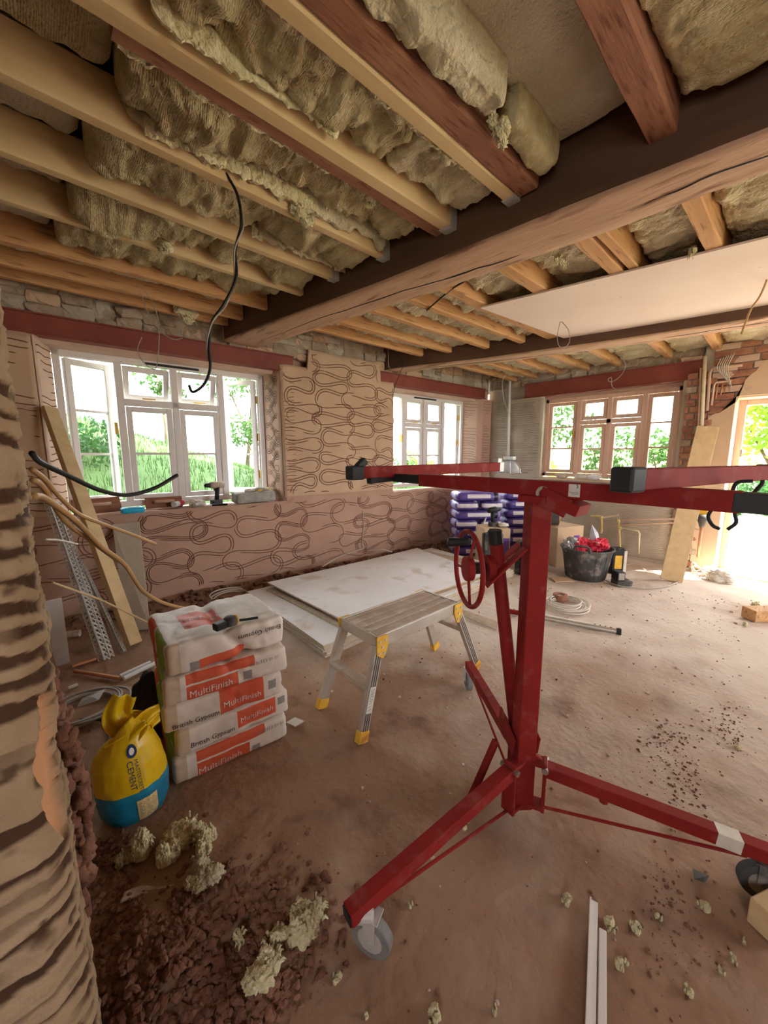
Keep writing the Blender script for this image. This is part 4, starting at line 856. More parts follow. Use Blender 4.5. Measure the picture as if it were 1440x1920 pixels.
plant('shrub', 'bush at the right of the wooden window view', (11.5, 2.5, 0), [cw(11.5, 2.7, 1.5, .55), cw(11.7, 2.1, 1.25, .55)], 420, .08, 'leaf', 110, tr=.05, cat='shrub')
t = plant('laburnum_tree', 'lime green tree with hanging yellow blossom outside the doorway', (9.2, .3, 0), [cw(9.0, .55, 2.4, .7), cw(9.1, -.2, 2.3, .7), cw(9.0, .75, 1.75, .55), cw(9.1, .1, 1.6, .6), cw(9.2, .7, 3.2, .8)], 620, .07, 'leaf_lime', 120, tr=.05)
bm_ = MB(); rr = random.Random(2)
for k in range(90):
    p = np.array([8.55 + rr.uniform(-.2, .4), rr.uniform(-.6, 1.1), rr.uniform(1.1, 2.9)]); L = rr.uniform(.12, .3)
    for q in range(12): leaves(bm_, p - np.array([0, 0, L * q / 12]), (.03, .03, .03), 2, .02, k * 20 + q)
bm_.build('blossom', 'blossom', t)
plant('shrub', 'dark green hedge clump low beyond the doorway', (10.5, .1, 0), [cw(10.5, .2, .5, .5), cw(10.5, -.5, .55, .5), cw(10.6, .9, .5, .5)], 620, .07, 'leaf_dark', 140, tr=.03, cat='shrub')
# ================================================================== PLASTERBOARD HOIST
HC = np.array([1.205, .58])
t = thing('plasterboard_hoist', 'red steel plasterboard hoist on a three legged wheeled base', 'hoist', (HC[0], HC[1], 0))
nrm = np.array([math.cos(math.radians(231)), math.sin(math.radians(231)), 0])
MB().bar((*HC, .035), (*HC, 1.155), .066, .066, nrm).build('column', 'hoist_red', t, bevel=.004)
LEGA = {'l': 174, 'b': 51, 'r': -67}
ends = {'l': PZ(672, 1790), 'b': PZ(880, 1298), 'r': PZ(1422, 1680)}
for key, e in ends.items():
    d = np.array([e[0] - HC[0], e[1] - HC[1], 0]); L = np.linalg.norm(d); d /= L; s = np.cross([0, 0, 1], d)
    p0 = np.array([*HC, .0]) + d * .075; zh = .205 if key != 'b' else .215
    a = p0 + np.array([0, 0, zh]); b = np.array([e[0], e[1], .148]) + d * .03
    leg = MB().bar(a, b, .042, .042).build('leg', 'hoist_red', t, bevel=.003)
    MB().bar(a + d * .0 - np.array([0, 0, .0]), b + d * .004, .034, .034).build('tube_end', 'black_plastic', leg)
    pl = MB(); pl.bar(p0 + np.array([0, 0, .045]), p0 + np.array([0, 0, zh + .03]), .05, .012, d); pl.bar(p0 - d * .07 + np.array([0, 0, .055]), p0 + np.array([0, 0, .055]), .05, .012); pl.bar(p0 - d * .07 + np.array([0, 0, zh + .02]), p0 + np.array([0, 0, zh + .02]), .05, .012)
    pl.build('leg_bracket', 'hoist_red', t, bevel=.002)
    MB().cyl(a + s * .034 + np.array([0, 0, .012]), a - s * .034 + np.array([0, 0, .012]), .011, 12).build('pivot_bolt', 'steel', t)
    MB().tube([p0 + np.array([0, 0, .05]), b - d * .07 - np.array([0, 0, .028])], .0055, 8).build('brace_rod', 'hoist_red', t)
    # caster
    wr = .056; wc = np.array([e[0], e[1], wr]) + d * (.03 if key == 'b' else -.0)
    ax = s if key != 'l' else (s * .5 + d * .86); ax = ax / np.linalg.norm(ax)
    if key == 'l': wc = wc + np.array([.03, -.02, 0])
    ca = MB(); ca.cyl(wc - ax * .014, wc + ax * .014, wr, 28); wh = ca.build('caster', 'tyre' if key != 'r' else 'rubber', t, smooth=False, bevel=.004)
    MB().cyl(wc - ax * .0155, wc + ax * .0155, wr * .62, 24).build('wheel_disc', 'galv' if key == 'l' else 'dusty_black', wh)
    fk = MB(); top = np.array([wc[0], wc[1], .122])
    for sg in (-1, 1): fk.bar(wc + ax * .02 * sg, top + ax * .02 * sg, .034, .003, ax); 
    fk.bar(top - ax * .022, top + ax * .022, .05, .004, (0, 0, 1)); fk.cyl(top, np.array([e[0], e[1], .13]), .022, 16); fk.cyl(wc - ax * .024, wc + ax * .024, .008, 10)
    fk.build('caster_fork', 'galv' if key != 'r' else 'dusty_black', wh, bevel=.001)
dR = np.array([ends['r'][0] - HC[0], ends['r'][1] - HC[1], 0]); LR_ = np.linalg.norm(dR); dR /= LR_; za = lambda q: .205 + (.148 - .205) * (q - .075) / (LR_ - .045)
MB().bar(np.array([*HC, za(LR_ - .12)]) + dR * (LR_ - .12), np.array([*HC, za(LR_ - .06)]) + dR * (LR_ - .06), .0435, .0425).build('worn_patch', 'label_paper', t)
# folding lock arms and hub pieces
for a, b in ((PAT(930, 1388, HC), PZ(868, 1530, .02)), (PAT(1000, 1414, HC), PZ(1132, 1498, .03))):
    mm = MB(); mm.bar(a, b, .026, .014); mm.cyl(b - np.array([0, 0, .012]), b + np.array([0, 0, .016]), .016, 12); mm.build('lock_arm', 'hoist_red', t, bevel=.003)
hub = MB()
for sg in (-1, 1):
    q = np.array([*HC, .28]) + np.cross([0, 0, 1], nrm) * .045 * sg; hub.bar(q + nrm * .02, q - nrm * .12 + np.array([0, 0, .03]), .008, .07)
hub.bar(np.array([*HC, .26]) - nrm * .03, np.array([*HC, .26]) - nrm * .14, .07, .012); hub.build('hub_plate', 'hoist_red', t, bevel=.002)
# inclined winch strut with black cap
sb = np.array([*HC, .27]) - nrm * .07; st = PAT(930, 1018, (1.13, .70)); MB().tube([sb, st], .023, 16).build('strut', 'hoist_red', t, smooth=True)
stt = st + (st - sb) / np.linalg.norm(st - sb) * .045; MB().tube([st - (st - sb) * .004, stt], .0245, 16).build('strut_cap', 'black_plastic', t, smooth=False, bevel=.004)
cp = np.array([*HC, 0.]); k0 = PAT(905, 1092, (1.12, .70)); k1b = PAT(978, 1022, HC); mm = MB()
off = nrm * .034
mm.bar(k0 + off, k1b + off, .008, .034, nrm); mm.bar(k0 - off * .6, k1b - off * .6, .008, .034, nrm); mm.build('winch_bracket', 'hoist_red', t, bevel=.002)
wc = PAT(878, 1066, (1.06, .745)); ax = rt * .99 + fh * .14; ax /= np.linalg.norm(ax); R = .127
w = MB().ring(wc, ax, R, .0085, 48, 10).build('hand_wheel', 'hoist_red', t, smooth=True)
v1 = np.array([0, 0, 1.0]); v2 = np.cross(ax, v1)
for a in (68, 190, 282): MB().tube([wc, wc + (v1 * math.sin(math.radians(a)) + v2 * math.cos(math.radians(a))) * R], .005, 8).build('spoke', 'hoist_red', w, smooth=True)
MB().cyl(wc - ax * .012, wc + ax * .012, .042, 24).build('wheel_hub', 'hoist_red', w, bevel=.003)
MB().cyl(wc + ax * .012, wc + ax * .06, .02, 20).build('axle', 'black_plastic', t)
MB().cyl(wc + ax * .06, wc + ax * .085, .045, 24).build('brake_drum', 'hoist_red', t, bevel=.003)
MB().bar(wc + ax * .085, PAT(930, 1068, (1.13, .70)), .05, .05).build('winch_block', 'hoist_red', t, bevel=.004)
hp = wc + v1 * R * .74; MB().tube([hp - ax * .075, hp - ax * .07, hp - ax * .01, hp + ax * .004], [.012, .0145, .0135, .009], 14).build('crank_grip', 'black_plastic', t, smooth=True)
# cradle
MB().bar((1.21, 1.09, 1.196), (1.21, .095, 1.192), .05, .05).build('main_bar', 'hoist_red', t, bevel=.003)
MB().bar((1.21, 1.25, 1.198), (1.21, 1.08, 1.197), .036, .036).build('extension_tube', 'black_plastic', t, bevel=.002)
MB().bar((1.21, .11, 1.192), (1.21, -.42, 1.188), .0515, .046).build('extension_tube', 'tape_black', t, bevel=.003)
arm1a, arm1b = np.array([1.03, 1.275, 1.226]), np.array([1.99, 1.215, 1.232]); arm2a, arm2b = np.array([1.06, .275, 1.243]), np.array([1.94, .105, 1.238])
for a, b, cs in ((arm1a, arm1b, .05), (arm2a, arm2b, .051)):
    d = (b - a) / np.linalg.norm(b - a); am = MB().bar(a, b, .046, cs).build('support_arm', 'hoist_red', t, bevel=.003)
    MB().bar(a - d * .065, a + d * .0, .052, cs + .008).build('end_cap', 'black_plastic', am, bevel=.006); MB().bar(b - d * .004, b + d * .035, .05, cs + .006).build('end_cap', 'galv' if cs == .05 else 'black_plastic', am, bevel=.004)
MB().bar(arm1a + np.array([-.02, 0, .02]), arm1a + np.array([.02, 0, .052]), .03, .03).build('board_stop', 'black_plastic', t, bevel=.004)
MB().bar(arm1b + np.array([-.0, 0, .0]), arm1b + np.array([0, 0, .05]), .04, .04, (1, 0, 0)).build('board_stop', 'galv', t, bevel=.004)
MB().bar((1.06, 1.262, 1.190), (1.24, 1.262, 1.198), .03, .026).build('under_arm', 'black_plastic', t, bevel=.003)
for k, (px, pts) in enumerate(((1335, ((1338, 950), (1328, 968), (1336, 985), (1350, 992))), (1380, ((1385, 950), (1378, 962), (1380, 980), (1364, 993))), (1420, ((1430, 900), (1428, 908), (1412, 925))), (1380, ((1372, 925), (1382, 905), (1412, 902))))):
    b0 = arm2a + (arm2b - arm2a) * .75; MB().tube(smoothpath([PAT(x, y, (1.5 + .1 * k * 0, .12)) for x, y in pts], 5), .005, 8).build('retaining_hook', 'black_plastic', t, smooth=True)
mm = MB(); q = np.array([*HC, 1.15]); mm.bar(q + np.array([0, 0, 0]), q + np.array([0, 0, .022]), .09, .10, (1, 0, 0)); ll = fh * .03
for sg in (-1, 1): mm.bar(np.array([1.21, .58, 1.175]) + np.array([0.0, -.02, 0]) + np.array([.04 * sg, 0, 0]), np.array([1.21, .47, 1.14]) + np.array([.04 * sg, 0, 0]), .006, .06)
mm.bar((1.21, .50, 1.155), (1.21, .44, 1.135), .09, .035); mm.build('tilt_bracket', 'hoist_red', t, bevel=.002)
bf = np.array([1.21 - .027, .555, 1.168]); mm = MB(); mm.ring(bf + np.array([-.002, 0, .012]), (1, 0, 0), .017, .006, 20, 6); mm.bar(bf + np.array([-.002, 0, -.022]), bf + np.array([-.002, 0, .0]), .045, .008, (1, 0, 0)); mm.build('buckle', 'alu_dirty', t)
lab = MB(); y0, y1 = .445, .478; lab.add([(1.1845, y0, 1.176), (1.1845, y1, 1.176), (1.1845, y1, 1.214), (1.1845, y0, 1.214)], [(0, 1, 2, 3)]); s_ = lab.build('maker_label', 'label_paper', t)
mk = MB(); yy0 = .462
for a_, b_ in (((.450, 1.207), (.456, 1.213)), ((.453, 1.214), (.453, 1.203)), ((.449, 1.203), (.457, 1.204)), ((.45, 1.19), (.475, 1.19)), ((.45, 1.185), (.47, 1.185))):
    mk.bar((1.184, a_[0], a_[1]), (1.184, b_[0], b_[1]), .001, .0012, (1, 0, 0))
mk.build('label_print', 'text_black', s_)

# ================================================================== HOP-UP PLATFORM
fx0, fx1, fy0, fy1 = 1.0, 1.885, 1.243, 1.568; ZT = .47; tx0, tx1, ty0, ty1 = 1.095, 1.715, 1.252, 1.525
t = thing('work_platform', 'dusty aluminium folding work platform with yellow feet', 'step platform', (.5 * (fx0 + fx1), .5 * (fy0 + fy1), 0))
dk = MB(); dk.box((tx0, ty0, ZT - .012), (tx1, ty1, ZT)); d_ = dk.build('deck', 'alu_dirty', t, bevel=.003)
for k in range(5):
    y = ty0 + .02 + k * (ty1 - ty0 - .04) / 4; MB().box((tx0 + .01, y - .012, ZT), (tx1 - .01, y + .012, ZT + .003)).build('tread_rib', 'alu_dirty', d_, bevel=.001)
for y in (ty0, ty1): MB().box((tx0, y - .006, ZT - .055), (tx1, y + .006, ZT + .004)).build('side_rail', 'alu', t, bevel=.002)
for x in (tx0, tx1): MB().box((x - .006, ty0, ZT - .05), (x + .006, ty1, ZT + .004)).build('end_rail', 'alu', t, bevel=.002)
for fx, tx, sg in ((fx0, tx0, 1), (fx1, tx1, -1)):
    for fy, ty in ((fy0, ty0), (fy1, ty1)):
        a = np.array([fx, fy, .045]); b = np.array([tx + .012 * sg, ty + (.004 if ty == ty0 else -.004), ZT - .045]); lg = MB().bar(a, b, .05, .026, (0, 1, 0)).build('leg', 'alu', t, bevel=.002)
        dr = (b - a) / np.linalg.norm(b - a)
        for o_ in (-.013, .0, .013): MB().bar(a + np.array([o_, -.014 if ty == ty0 else .014, 0]), b + np.array([o_, -.014 if ty == ty0 else .014, 0]), .003, .003, (0, 1, 0)).build('leg_groove', 'dusty_black', lg)
        ft = MB(); ft.bar(a - dr * .046, a + dr * .008, .056, .034, (0, 1, 0)); f_ = ft.build('foot', 'yellow_plastic', t, bevel=.003)
        for o_ in (-.016, -.004, .008, .02): MB().bar(a - dr * .036 + np.array([o_, -.0175 if ty == ty0 else .0175, 0]), a - dr * .01 + np.array([o_ + .004, -.0175 if ty == ty0 else .0175, 0]), .003, .003, (0, 1, 0)).build('foot_slot', 'copper', f_)
        ps = 1 if ty == ty1 else -1
        h = MB(); h.prism([(tx - .008, 0), (tx + .062 * sg, 0), (tx + .062 * sg, .0), (tx + .05 * sg, .0)], 0, 0) if False else None
        yb = ty + .012 * ps
        h = MB(); pts = [(-.012, .0), (.055, .0), (.058, -.05), (.045, -.09), (.025, -.115), (-.012, -.085)]; n = len(pts)
        vs = [(tx + px_ * sg, yb - .004, ZT + .004 + pz_) for px_, pz_ in pts] + [(tx + px_ * sg, yb + .004, ZT + .004 + pz_) for px_, pz_ in pts]
        h.add(vs, [tuple(range(n)), tuple(range(2 * n - 1, n - 1, -1))] + [(i, n + i, n + (i + 1) % n, (i + 1) % n) for i in range(n)])
        hb = fixnormals(h.build('hinge_plate', 'yellow_plastic', t, bevel=.002))
        for bx, bz in ((.005, -.02), (.04, -.02), (.02, -.05), (.0, -.075), (.03, -.08)): MB().cyl((tx + bx * sg, yb + .003 * ps, ZT + bz), (tx + bx * sg, yb + .008 * ps, ZT + bz), .006, 10).build('rivet', 'galv', hb)
    zt = .25 if sg == 1 else .30; x_ = fx + (tx - fx) * zt / ZT
    MB().box((x_ - .028, fy0 + .015, zt - .02), (x_ + .028, fy1 - .015, zt + .006)).build('step_tread', 'alu_dirty', t, bevel=.004)
for k in range(9):
    V, Ft = textmesh('DURITE'[k % 6], .03) if False else (None, None)
tm_ = MB(); V, Ft = textmesh('311028S', .030); a = np.array([fx0, fy0, .045]); b = np.array([tx0 + .012, ty0, ZT - .045]); dr = (b - a) / np.linalg.norm(b - a); c_ = a + dr * .15
tm_.add([c_ + dr * v[0] + np.array([0, -.0165, 0]) + np.array([1, 0, 0]) * (-v[1]) for v in V], Ft); tm_.build('stamped_number', 'text_grey', t)
MB().bar(c_ - dr * .06 + np.array([0, -.0145, 0]), c_ + dr * .06 + np.array([0, -.0145, 0]), .034, .002, (0, 1, 0)).build('number_sticker', 'label_paper', t)

# ================================================================== PLASTER BAGS
pm('bag_paper', (.80, .73, .66), (.70, .62, .54), scale=9, rough=.6, bump=.5, bscale=16, dist=.008, spec=.4)
RED = (.70, .12, .055); GREEN = (.26, .42, .045); KR = (.62, .49, .36)
def sack_deform(half, r, seed, wrinkle=.006, pinch=.0, puff=.012, sag=0.0):
    half = np.asarray(half, float)
    def f(P):
        P = np.array(P, float); u = P / half
        pf = puff * np.clip(1 - np.abs(u[:, 0]) ** 2.5, 0, 1)[:, None] * np.array([0, 1, 1])
        P2 = P * (1 + pf / half * np.stack([u[:, 0] * 0, np.clip(1 - u[:, 2] ** 2, 0, 1), np.clip(1 - u[:, 1] ** 2, 0, 1)], 1))
        Q = P * 9 + seed * 5.1
        w = wrinkle * .8 * fbm(Q, 4) + wrinkle * .8 * (np.abs(vn(P * np.array([22, 14, 14]) + seed)) - .3) - wrinkle * .35 * np.clip(1 - np.abs(fbm(P * np.array([14, 22, 18]) + seed * 2.2, 2)) * 6, 0, 1)
        cr = np.exp(-((u[:, 0] - .12 + .18 * u[:, 2]) / .10) ** 2) * pinch
        nrm_ = u / (np.linalg.norm(u, axis=1, keepdims=True) + 1e-9)
        P2 = P2 + nrm_ * (w - cr)[:, None]
        return P2
    return f
BAGN = (56, 30, 16)
BV2, BF2 = cube_grid(BAGN)
def placer(c, rz, tiltx=0):
    cs, sn = math.cos(rz), math.sin(rz); c = np.asarray(c, float)
    return lambda P: np.stack([c[0] + P[..., 0] * cs - P[..., 1] * sn, c[1] + P[..., 0] * sn + P[..., 1] * cs, c[2] + P[..., 2]], -1)
def sack(name, label, cat, c, half, rz, seed, mat, r=.03, wrinkle=.006, pinch=.0, puff=.012, group=None, V=BV2, Fc=BF2, texts=()):
    f = sack_deform(half, r, seed, wrinkle, pinch, puff); P = f(round_box(V, half, r)); me_z = P[:, 2].min()
    t = thing(name, label, cat, (c[0], c[1], c[2] - half[2]), group); t.rotation_euler = (0, 0, rz)
    ORI[t.name] = np.array([0, 0, -half[2]])     # parts in the sack's own frame
    o = MB().add(P, Fc).build('sack', mat, t, smooth=True)
    for (body, size, x, z, tm, face, rot) in texts:
        Vt, Ft = textmesh(body, size)
        if rot: Vt = -Vt
        if face == 'front': Q = np.stack([x + Vt[:, 0], np.full(len(Vt), -half[1] - .0), z + Vt[:, 1]], 1)
        else: Q = np.stack([x + Vt[:, 0], z + Vt[:, 1], np.full(len(Vt), half[2])], 1)
        Q = f(Q); Q = Q + (np.array([0, -.0022, 0]) if face == 'front' else np.array([0, 0, .0022])); MB().add(Q, Ft).build('lettering', tm, t)
    return t
# five bags: (centre, yaw, half size, printing)
bagdefs = []
HB = (.235, .195, .056)
cx, cy = .318 + .225, 1.515 + .2
def bagmat(k, masks):
    n = f'plaster_bag_{k}'; pm(n, (.80, .73, .66), (.71, .63, .55), scale=9, rough=.6, bump=.5, bscale=16, dist=.008, spec=.4); overlay(n, masks); return n
FR = ('y', None, -.35); TP = ('z', .5, None); LF = ('x', None, -.35)
# object space of the part: x along the front, z up from the middle of the bag + half
hz = HB[2]
left_end = [(KR, [('X', None, -.185), FR]), (GREEN, [('X', None, -.19), ('Y', -.16, .02), ('x', None, -.35)]), (RED, [('X', None, -.19), ('Y', .04, .16), ('x', None, -.35)])]
def front_print(x0, x1, split=None, slant=0, extra=()):
    L = [(RED, [('X', x0, x1), ('Z', hz - .052, hz + .008), FR]), (RED, [('X', x0 + .0, x1 + .07), ('Z', hz + .016, hz + .055), FR])]
    return L + list(extra)
BAR = lambda x, z0, z1: [((.30, .29, .28), [('X', x, x + .035), ('Z', z0, z1), FR])]
m5 = bagmat(1, left_end + [(RED, [('X', -.12, .06), ('Z', None, hz - .012), FR]), (RED, [('X', -.14, .015), ('Y', -.08, .10), TP])] + BAR(-.155, hz - .05, hz - .015))
m4 = bagmat(2, left_end + front_print(-.165, .03) + BAR(.05, hz - .04, hz))
m3 = bagmat(3, left_end + [(RED, [('X', -.03, .15), ('Z', hz - .05, hz + .055), FR])] + BAR(.17, hz - .01, hz + .03))
m2 = bagmat(4, left_end + [(RED, [('X', .0, .17), ('Z', hz - .03, hz + .045), FR])] + BAR(.18, hz - .0, hz + .035))
m1 = bagmat(5, left_end + front_print(-.15, .06) + BAR(.07, hz - .05, hz - .02))
spec = [(m1, .0, .0, .0, .0), (m2, .012, .006, .03, .004), (m3, -.012, .0, -.035, .004), (m4, .0, -.012, -.02, .008), (m5, -.002, .01, .05, .022)]
lbl = ['bottom bag of the stacked white and red plaster bags', 'second bag up in the stack of white plaster bags', 'middle bag of the stack of five white plaster bags', 'fourth bag up, just under the top plaster bag', 'top plaster bag, creased, with a black hand tool on it']
txt = [[('MultiFinish', .040, -.06, -.030, 'text_white', 'front', 0), ('05 06323 01 01', .020, .155, .028, 'text_grey', 'front', 0), ('British Gypsum', .001, 0, 0, 'text_black', 'front', 0)][:2],
       [('MultiFinish', .034, .085, .0, 'text_white', 'front', 0), ('British Gypsum', .028, -.10, -.022, 'text_black', 'front', 0)],
       [('MultiFinish', .036, .06, -.012, 'text_white', 'front', 0), ('British Gypsum', .028, -.12, -.032, 'text_black', 'front', 0)],
       [('MultiFinish', .038, -.075, -.028, 'text_white', 'front', 0), ('05 06323 01 01', .020, .14, .02, 'text_grey', 'front', 0)],
       [('British Gypsum', .030, .13, .018, 'text_black', 'front', 1), ('MultiFinish', .040, -.06, .01, 'text_white', 'top', 0)]]
zc = 0.0; BAGTOP = 0
for k, (mt, dx, dy, rz, pin) in enumerate(spec):
    hb = (HB[0] + (.008 if k == 3 else 0), HB[1], HB[2] if k < 4 else .064); 
    sack('plaster_bag', lbl[k], 'bag', (cx + dx, cy + dy, zc + hb[2]), hb, -.10 + rz, 3 + k * 1.9, mt, r=.018, wrinkle=.0065 if k < 4 else .010, pinch=pin, puff=.003, group='stack of five plaster bags', texts=txt[k])
    zc += 2 * hb[2] + .003
BAGTOP = zc
# black hand tool lying on the top bag
c = PZ(425, 1168, BAGTOP + .02); t = thing('hand_tool', 'small black hand tool with strap and yellow ring on the top plaster bag', 'tool', c - np.array([0, 0, .02]))
dx_ = np.array([.97, .22, 0]); mm = MB(); mm.bar(c - dx_ * .055, c - dx_ * .005, .035, .03); mm.build('tool_handle', 'black_plastic', t, bevel=.005)
mm = MB(); mm.lathe([(.0, .022), (.02, .021), (.028, .012), (.03, 0), (.028, -.012), (.0, -.014)], c + dx_ * .015, 20); mm.build('tool_body', 'dusty_black', t, smooth=True)
MB().ring(c + dx_ * .042, dx_, .015, .006, 16, 6).build('yellow_collar', 'yellow_plastic', t, smooth=True)
MB().tube([c + dx_ * .05 + np.array([0, 0, -.008]), c + dx_ * .09 + np.array([0, -.015, -.012]), c + dx_ * .135 + np.array([0, -.035, -.014])], .006, 8).build('tool_strap', 'black_plastic', t)

# ================================================================== CEMENT SACK (yellow over blue)
pm('cement_sack', (.80, .53, .008), (.70, .45, .006), scale=8, rough=.35, bump=.35, bscale=14, dist=.006, spec=.5)
overlay('cement_sack', [((.010, .17, .30), [('Z', None, .115)]), ((.014, .22, .36), [('Z', .115, .135)])])
def cement():
    c = PZ(257, 1512, 0); t = thing('cement_sack', 'yellow and blue plastic cement sack slumped against the plaster bags', 'bag', c)
    fd = np.array([-c[0], -c[1], 0]); fd /= np.linalg.norm(fd); sd_ = np.cross([0, 0, 1], fd)       # towards camera, and its right
    zs = np.array([0, .012, .04, .10, .16, .22, .27, .30, .32, .335]); ra = np.array([.084, .098, .108, .112, .110, .104, .088, .066, .046, .03])
    na_ = 72; nz_ = 70; zz = np.linspace(0, .335, nz_); R_ = np.interp(zz, zs, ra)
    def surf(a, z, off=0.0):
        a = np.asarray(a, float); z = np.asarray(z, float); r = np.interp(z, zs, ra); Q = np.stack([np.cos(a) * 2.2, np.sin(a) * 2.2, z * 9], -1)
        r = r * (1 + .05 * fbm(Q + 7, 3)) + .004 * (np.abs(vn(Q * 2.5)) - .3) + off
        lean = np.stack([fd[0] * 0 + sd_[0] * -.05 * z, fd[1] * 0 + sd_[1] * -.05 * z], -1)
        x = sd_[0] * np.sin(a) * r * 1.02 + fd[0] * np.cos(a) * r * .92 + lean[..., 0]; y = sd_[1] * np.sin(a) * r * 1.02 + fd[1] * np.cos(a) * r * .92 + lean[..., 1]
        zo = z + .03 * np.clip(z - .22, 0, 1) / .1 * np.sin(a * 1 + .6) * 1.0
        return np.stack([c[0] + x, c[1] + y, c[2] + zo], -1)
    A, Zz = np.meshgrid(np.linspace(0, 2 * math.pi, na_, endpoint=False), zz, indexing='ij'); P = surf(A, Zz); P0 = P.copy(); mb = MB().grid(P, wrap=True); mb.f.append(tuple(i * nz_ for i in range(na_))); mb.f.append(tuple(i * nz_ + nz_ - 1 for i in range(na_)))
    fixnormals(mb.build('sack', 'cement_sack', t, smooth=True))
    # crumpled ears of the tied top
    top = c + np.array([0, 0, .30])
    def ear(pts, w, nm='top_flap'):
        pts = [np.asarray(p, float) for p in pts]; n = 14; sp = np.array(smoothpath(pts, 7)); mm = MB(); G_ = np.zeros((len(sp), n, 3))
        for i in range(len(sp)):
            a = i / (len(sp) - 1); ww = w[0] + (w[1] - w[0]) * a; d = sp[min(i + 1, len(sp) - 1)] - sp[max(i - 1, 0)]; side = np.cross(d, fd); side /= np.linalg.norm(side) + 1e-9
            for j in range(n):
                b = j / (n - 1) * 2 - 1; G_[i, j] = sp[i] + side * ww * b + fd * .012 * math.sin(b * 5 + a * 4)
        g = mm.grid(G_); o = g.build(nm, 'cement_sack', t, smooth=True); md = o.modifiers.new('solid', 'SOLIDIFY'); md.thickness = .003; return o
    ear([top + sd_ * .02 - fd * .02, top + sd_ * -.03 + UPV * .06 - fd * .03, top + sd_ * -.00 + UPV * .13 - fd * .04], (.06, .035))
    ear([top + sd_ * -.055 + fd * .02 - UPV * .03, top + sd_ * .0 + fd * .05 + UPV * .01, top + sd_ * .055 + fd * .045 + UPV * .045], (.045, .01))
    ear([top + sd_ * .02 + fd * .0, top + sd_ * .06 + UPV * .03, top + sd_ * .10 + UPV * .03 - fd * .02], (.05, .03))
    # printing: ring emblem, brand words running down, cream panel
    def wrap(pts2, off=.002): return surf(np.array([-p[0] / .108 for p in pts2]) , np.array([p[1] for p in pts2]), off)
    # angle sign: positive a goes to sd_ (camera's left is +?)
    sgn = 1 if (sd_ @ rt) > 0 else -1
    def put(V, Fs, name, mat, off=.0025):
        a = np.array([sgn * v[0] / .108 for v in V]); z = np.array([v[1] for v in V]); return MB().add(surf(a, z, off), Fs).build(name, mat, t)
    def ringpoly(cx_, cz_, r0, r1, n=28):
        V = []; Fs = []
        for k in range(n): a = 2 * math.pi * k / n; V += [(cx_ + r0 * math.cos(a), cz_ + r0 * math.sin(a)), (cx_ + r1 * math.cos(a), cz_ + r1 * math.sin(a))]
        for k in range(n): j = (k + 1) % n; Fs.append((2 * k, 2 * k + 1, 2 * j + 1, 2 * j))
        return V, Fs
    V, Fs = ringpoly(.018, .272, .0, .0095); put([(v[0], v[1]) for v in V], Fs, 'emblem', 'text_white', .0022); V, Fs = ringpoly(.018, .272, .0095, .018); put(V, Fs, 'emblem_ring', 'text_navy', .0026)
    for body, size, x, z in (('CEMENT', .026, .004, .200), ('MASTERCRETE', .0175, .024, .190), ('BLUE CIRCLE', .012, .040, .205)):
        V, Fs = textmesh(body, size); put([(x + v[1] , z - v[0]) for v in V], Fs, 'lettering', 'text_navy' if body != 'BLUE CIRCLE' else 'label_cream')
    n = 10; V = [(.005 + .062 * i / n, .018 + .085 * j / n) for i in range(n + 1) for j in range(n + 1)]; Fs = [(i * (n + 1) + j, (i + 1) * (n + 1) + j, (i + 1) * (n + 1) + j + 1, i * (n + 1) + j + 1) for i in range(n) for j in range(n)]
    put(V, Fs, 'info_panel', 'label_cream', .002)
    rr = random.Random(4)
    for k in range(9):
        z = .092 - k * .008; V = []; Fs = []; x = .01
        while x < .06:
            w_ = rr.uniform(.006, .018); w_ = min(w_, .062 - x); V += [(x, z), (x + w_, z), (x + w_, z - .003), (x, z - .003)]; q = len(V) - 4; Fs.append((q, q + 1, q + 2, q + 3)); x += w_ + .004
        put(V, Fs, 'small_print', 'text_grey', .003)
cement()
# dark clothing bundled behind the sack
c = PZ(275, 1318, .0); c = np.array([.335, 2.02, 0]); mm = MB(); blob_mesh(mm, (.30, 1.93, .13), (.09, .08, .18), 4, .22, 16, 1.5); tag(mm.build('jacket', 'cloth_black', None, smooth=True), 'crumpled black jacket dropped behind the plaster bags', 'jacket')
mm = MB(); blob_mesh(mm, (.205, 1.99, .05), (.06, .07, .07), 9, .35, 12, 1.8); tag(mm.build('jeans_bundle', 'denim', None, smooth=True), 'small bundle of blue cloth behind the cement sack', 'cloth')

# ================================================================== STACK OF PLASTERBOARD SHEETS
def sheet(c4, z0, label, th=.0125, mat='board_white', bend=None, name='plasterboard_sheet', group='plasterboard sheets on the floor', tears=()):
    c4 = [np.asarray(p, float) for p in c4]; t = thing(name, label, 'plasterboard', (*np.mean(c4, 0), z0), group)
    n = 26; P = np.zeros((n, n, 3)); 
    for i in range(n):
        for j in range(n):
            a, b = i / (n - 1), j / (n - 1); q = (c4[0] * (1 - a) + c4[1] * a) * (1 - b) + (c4[3] * (1 - a) + c4[2] * a) * b; P[i, j] = (*q, z0 + (bend(a, b) if bend else 0))
    top = P.copy(); top[..., 2] += th
    MB().grid(top).build('paper_face', mat, t, smooth=True)
    ed = MB(); idx = [(i, 0) for i in range(n)] + [(n - 1, j) for j in range(1, n)] + [(i, n - 1) for i in range(n - 2, -1, -1)] + [(0, j) for j in range(n - 2, 0, -1)]
    ring_ = np.array([[P[i, j] + np.array([0, 0, .0]), top[i, j] - np.array([0, 0, .0008])] for i, j in idx]); ed.grid(ring_, wrap=True); ed.grid(P); fixnormals(ed.build('core', 'board_edge', t)); return t
L0, L1, L2, L3 = (1.315, 3.28), (1.285, 1.98), (3.72, 2.02), (3.80, 3.25)
zz_ = .002
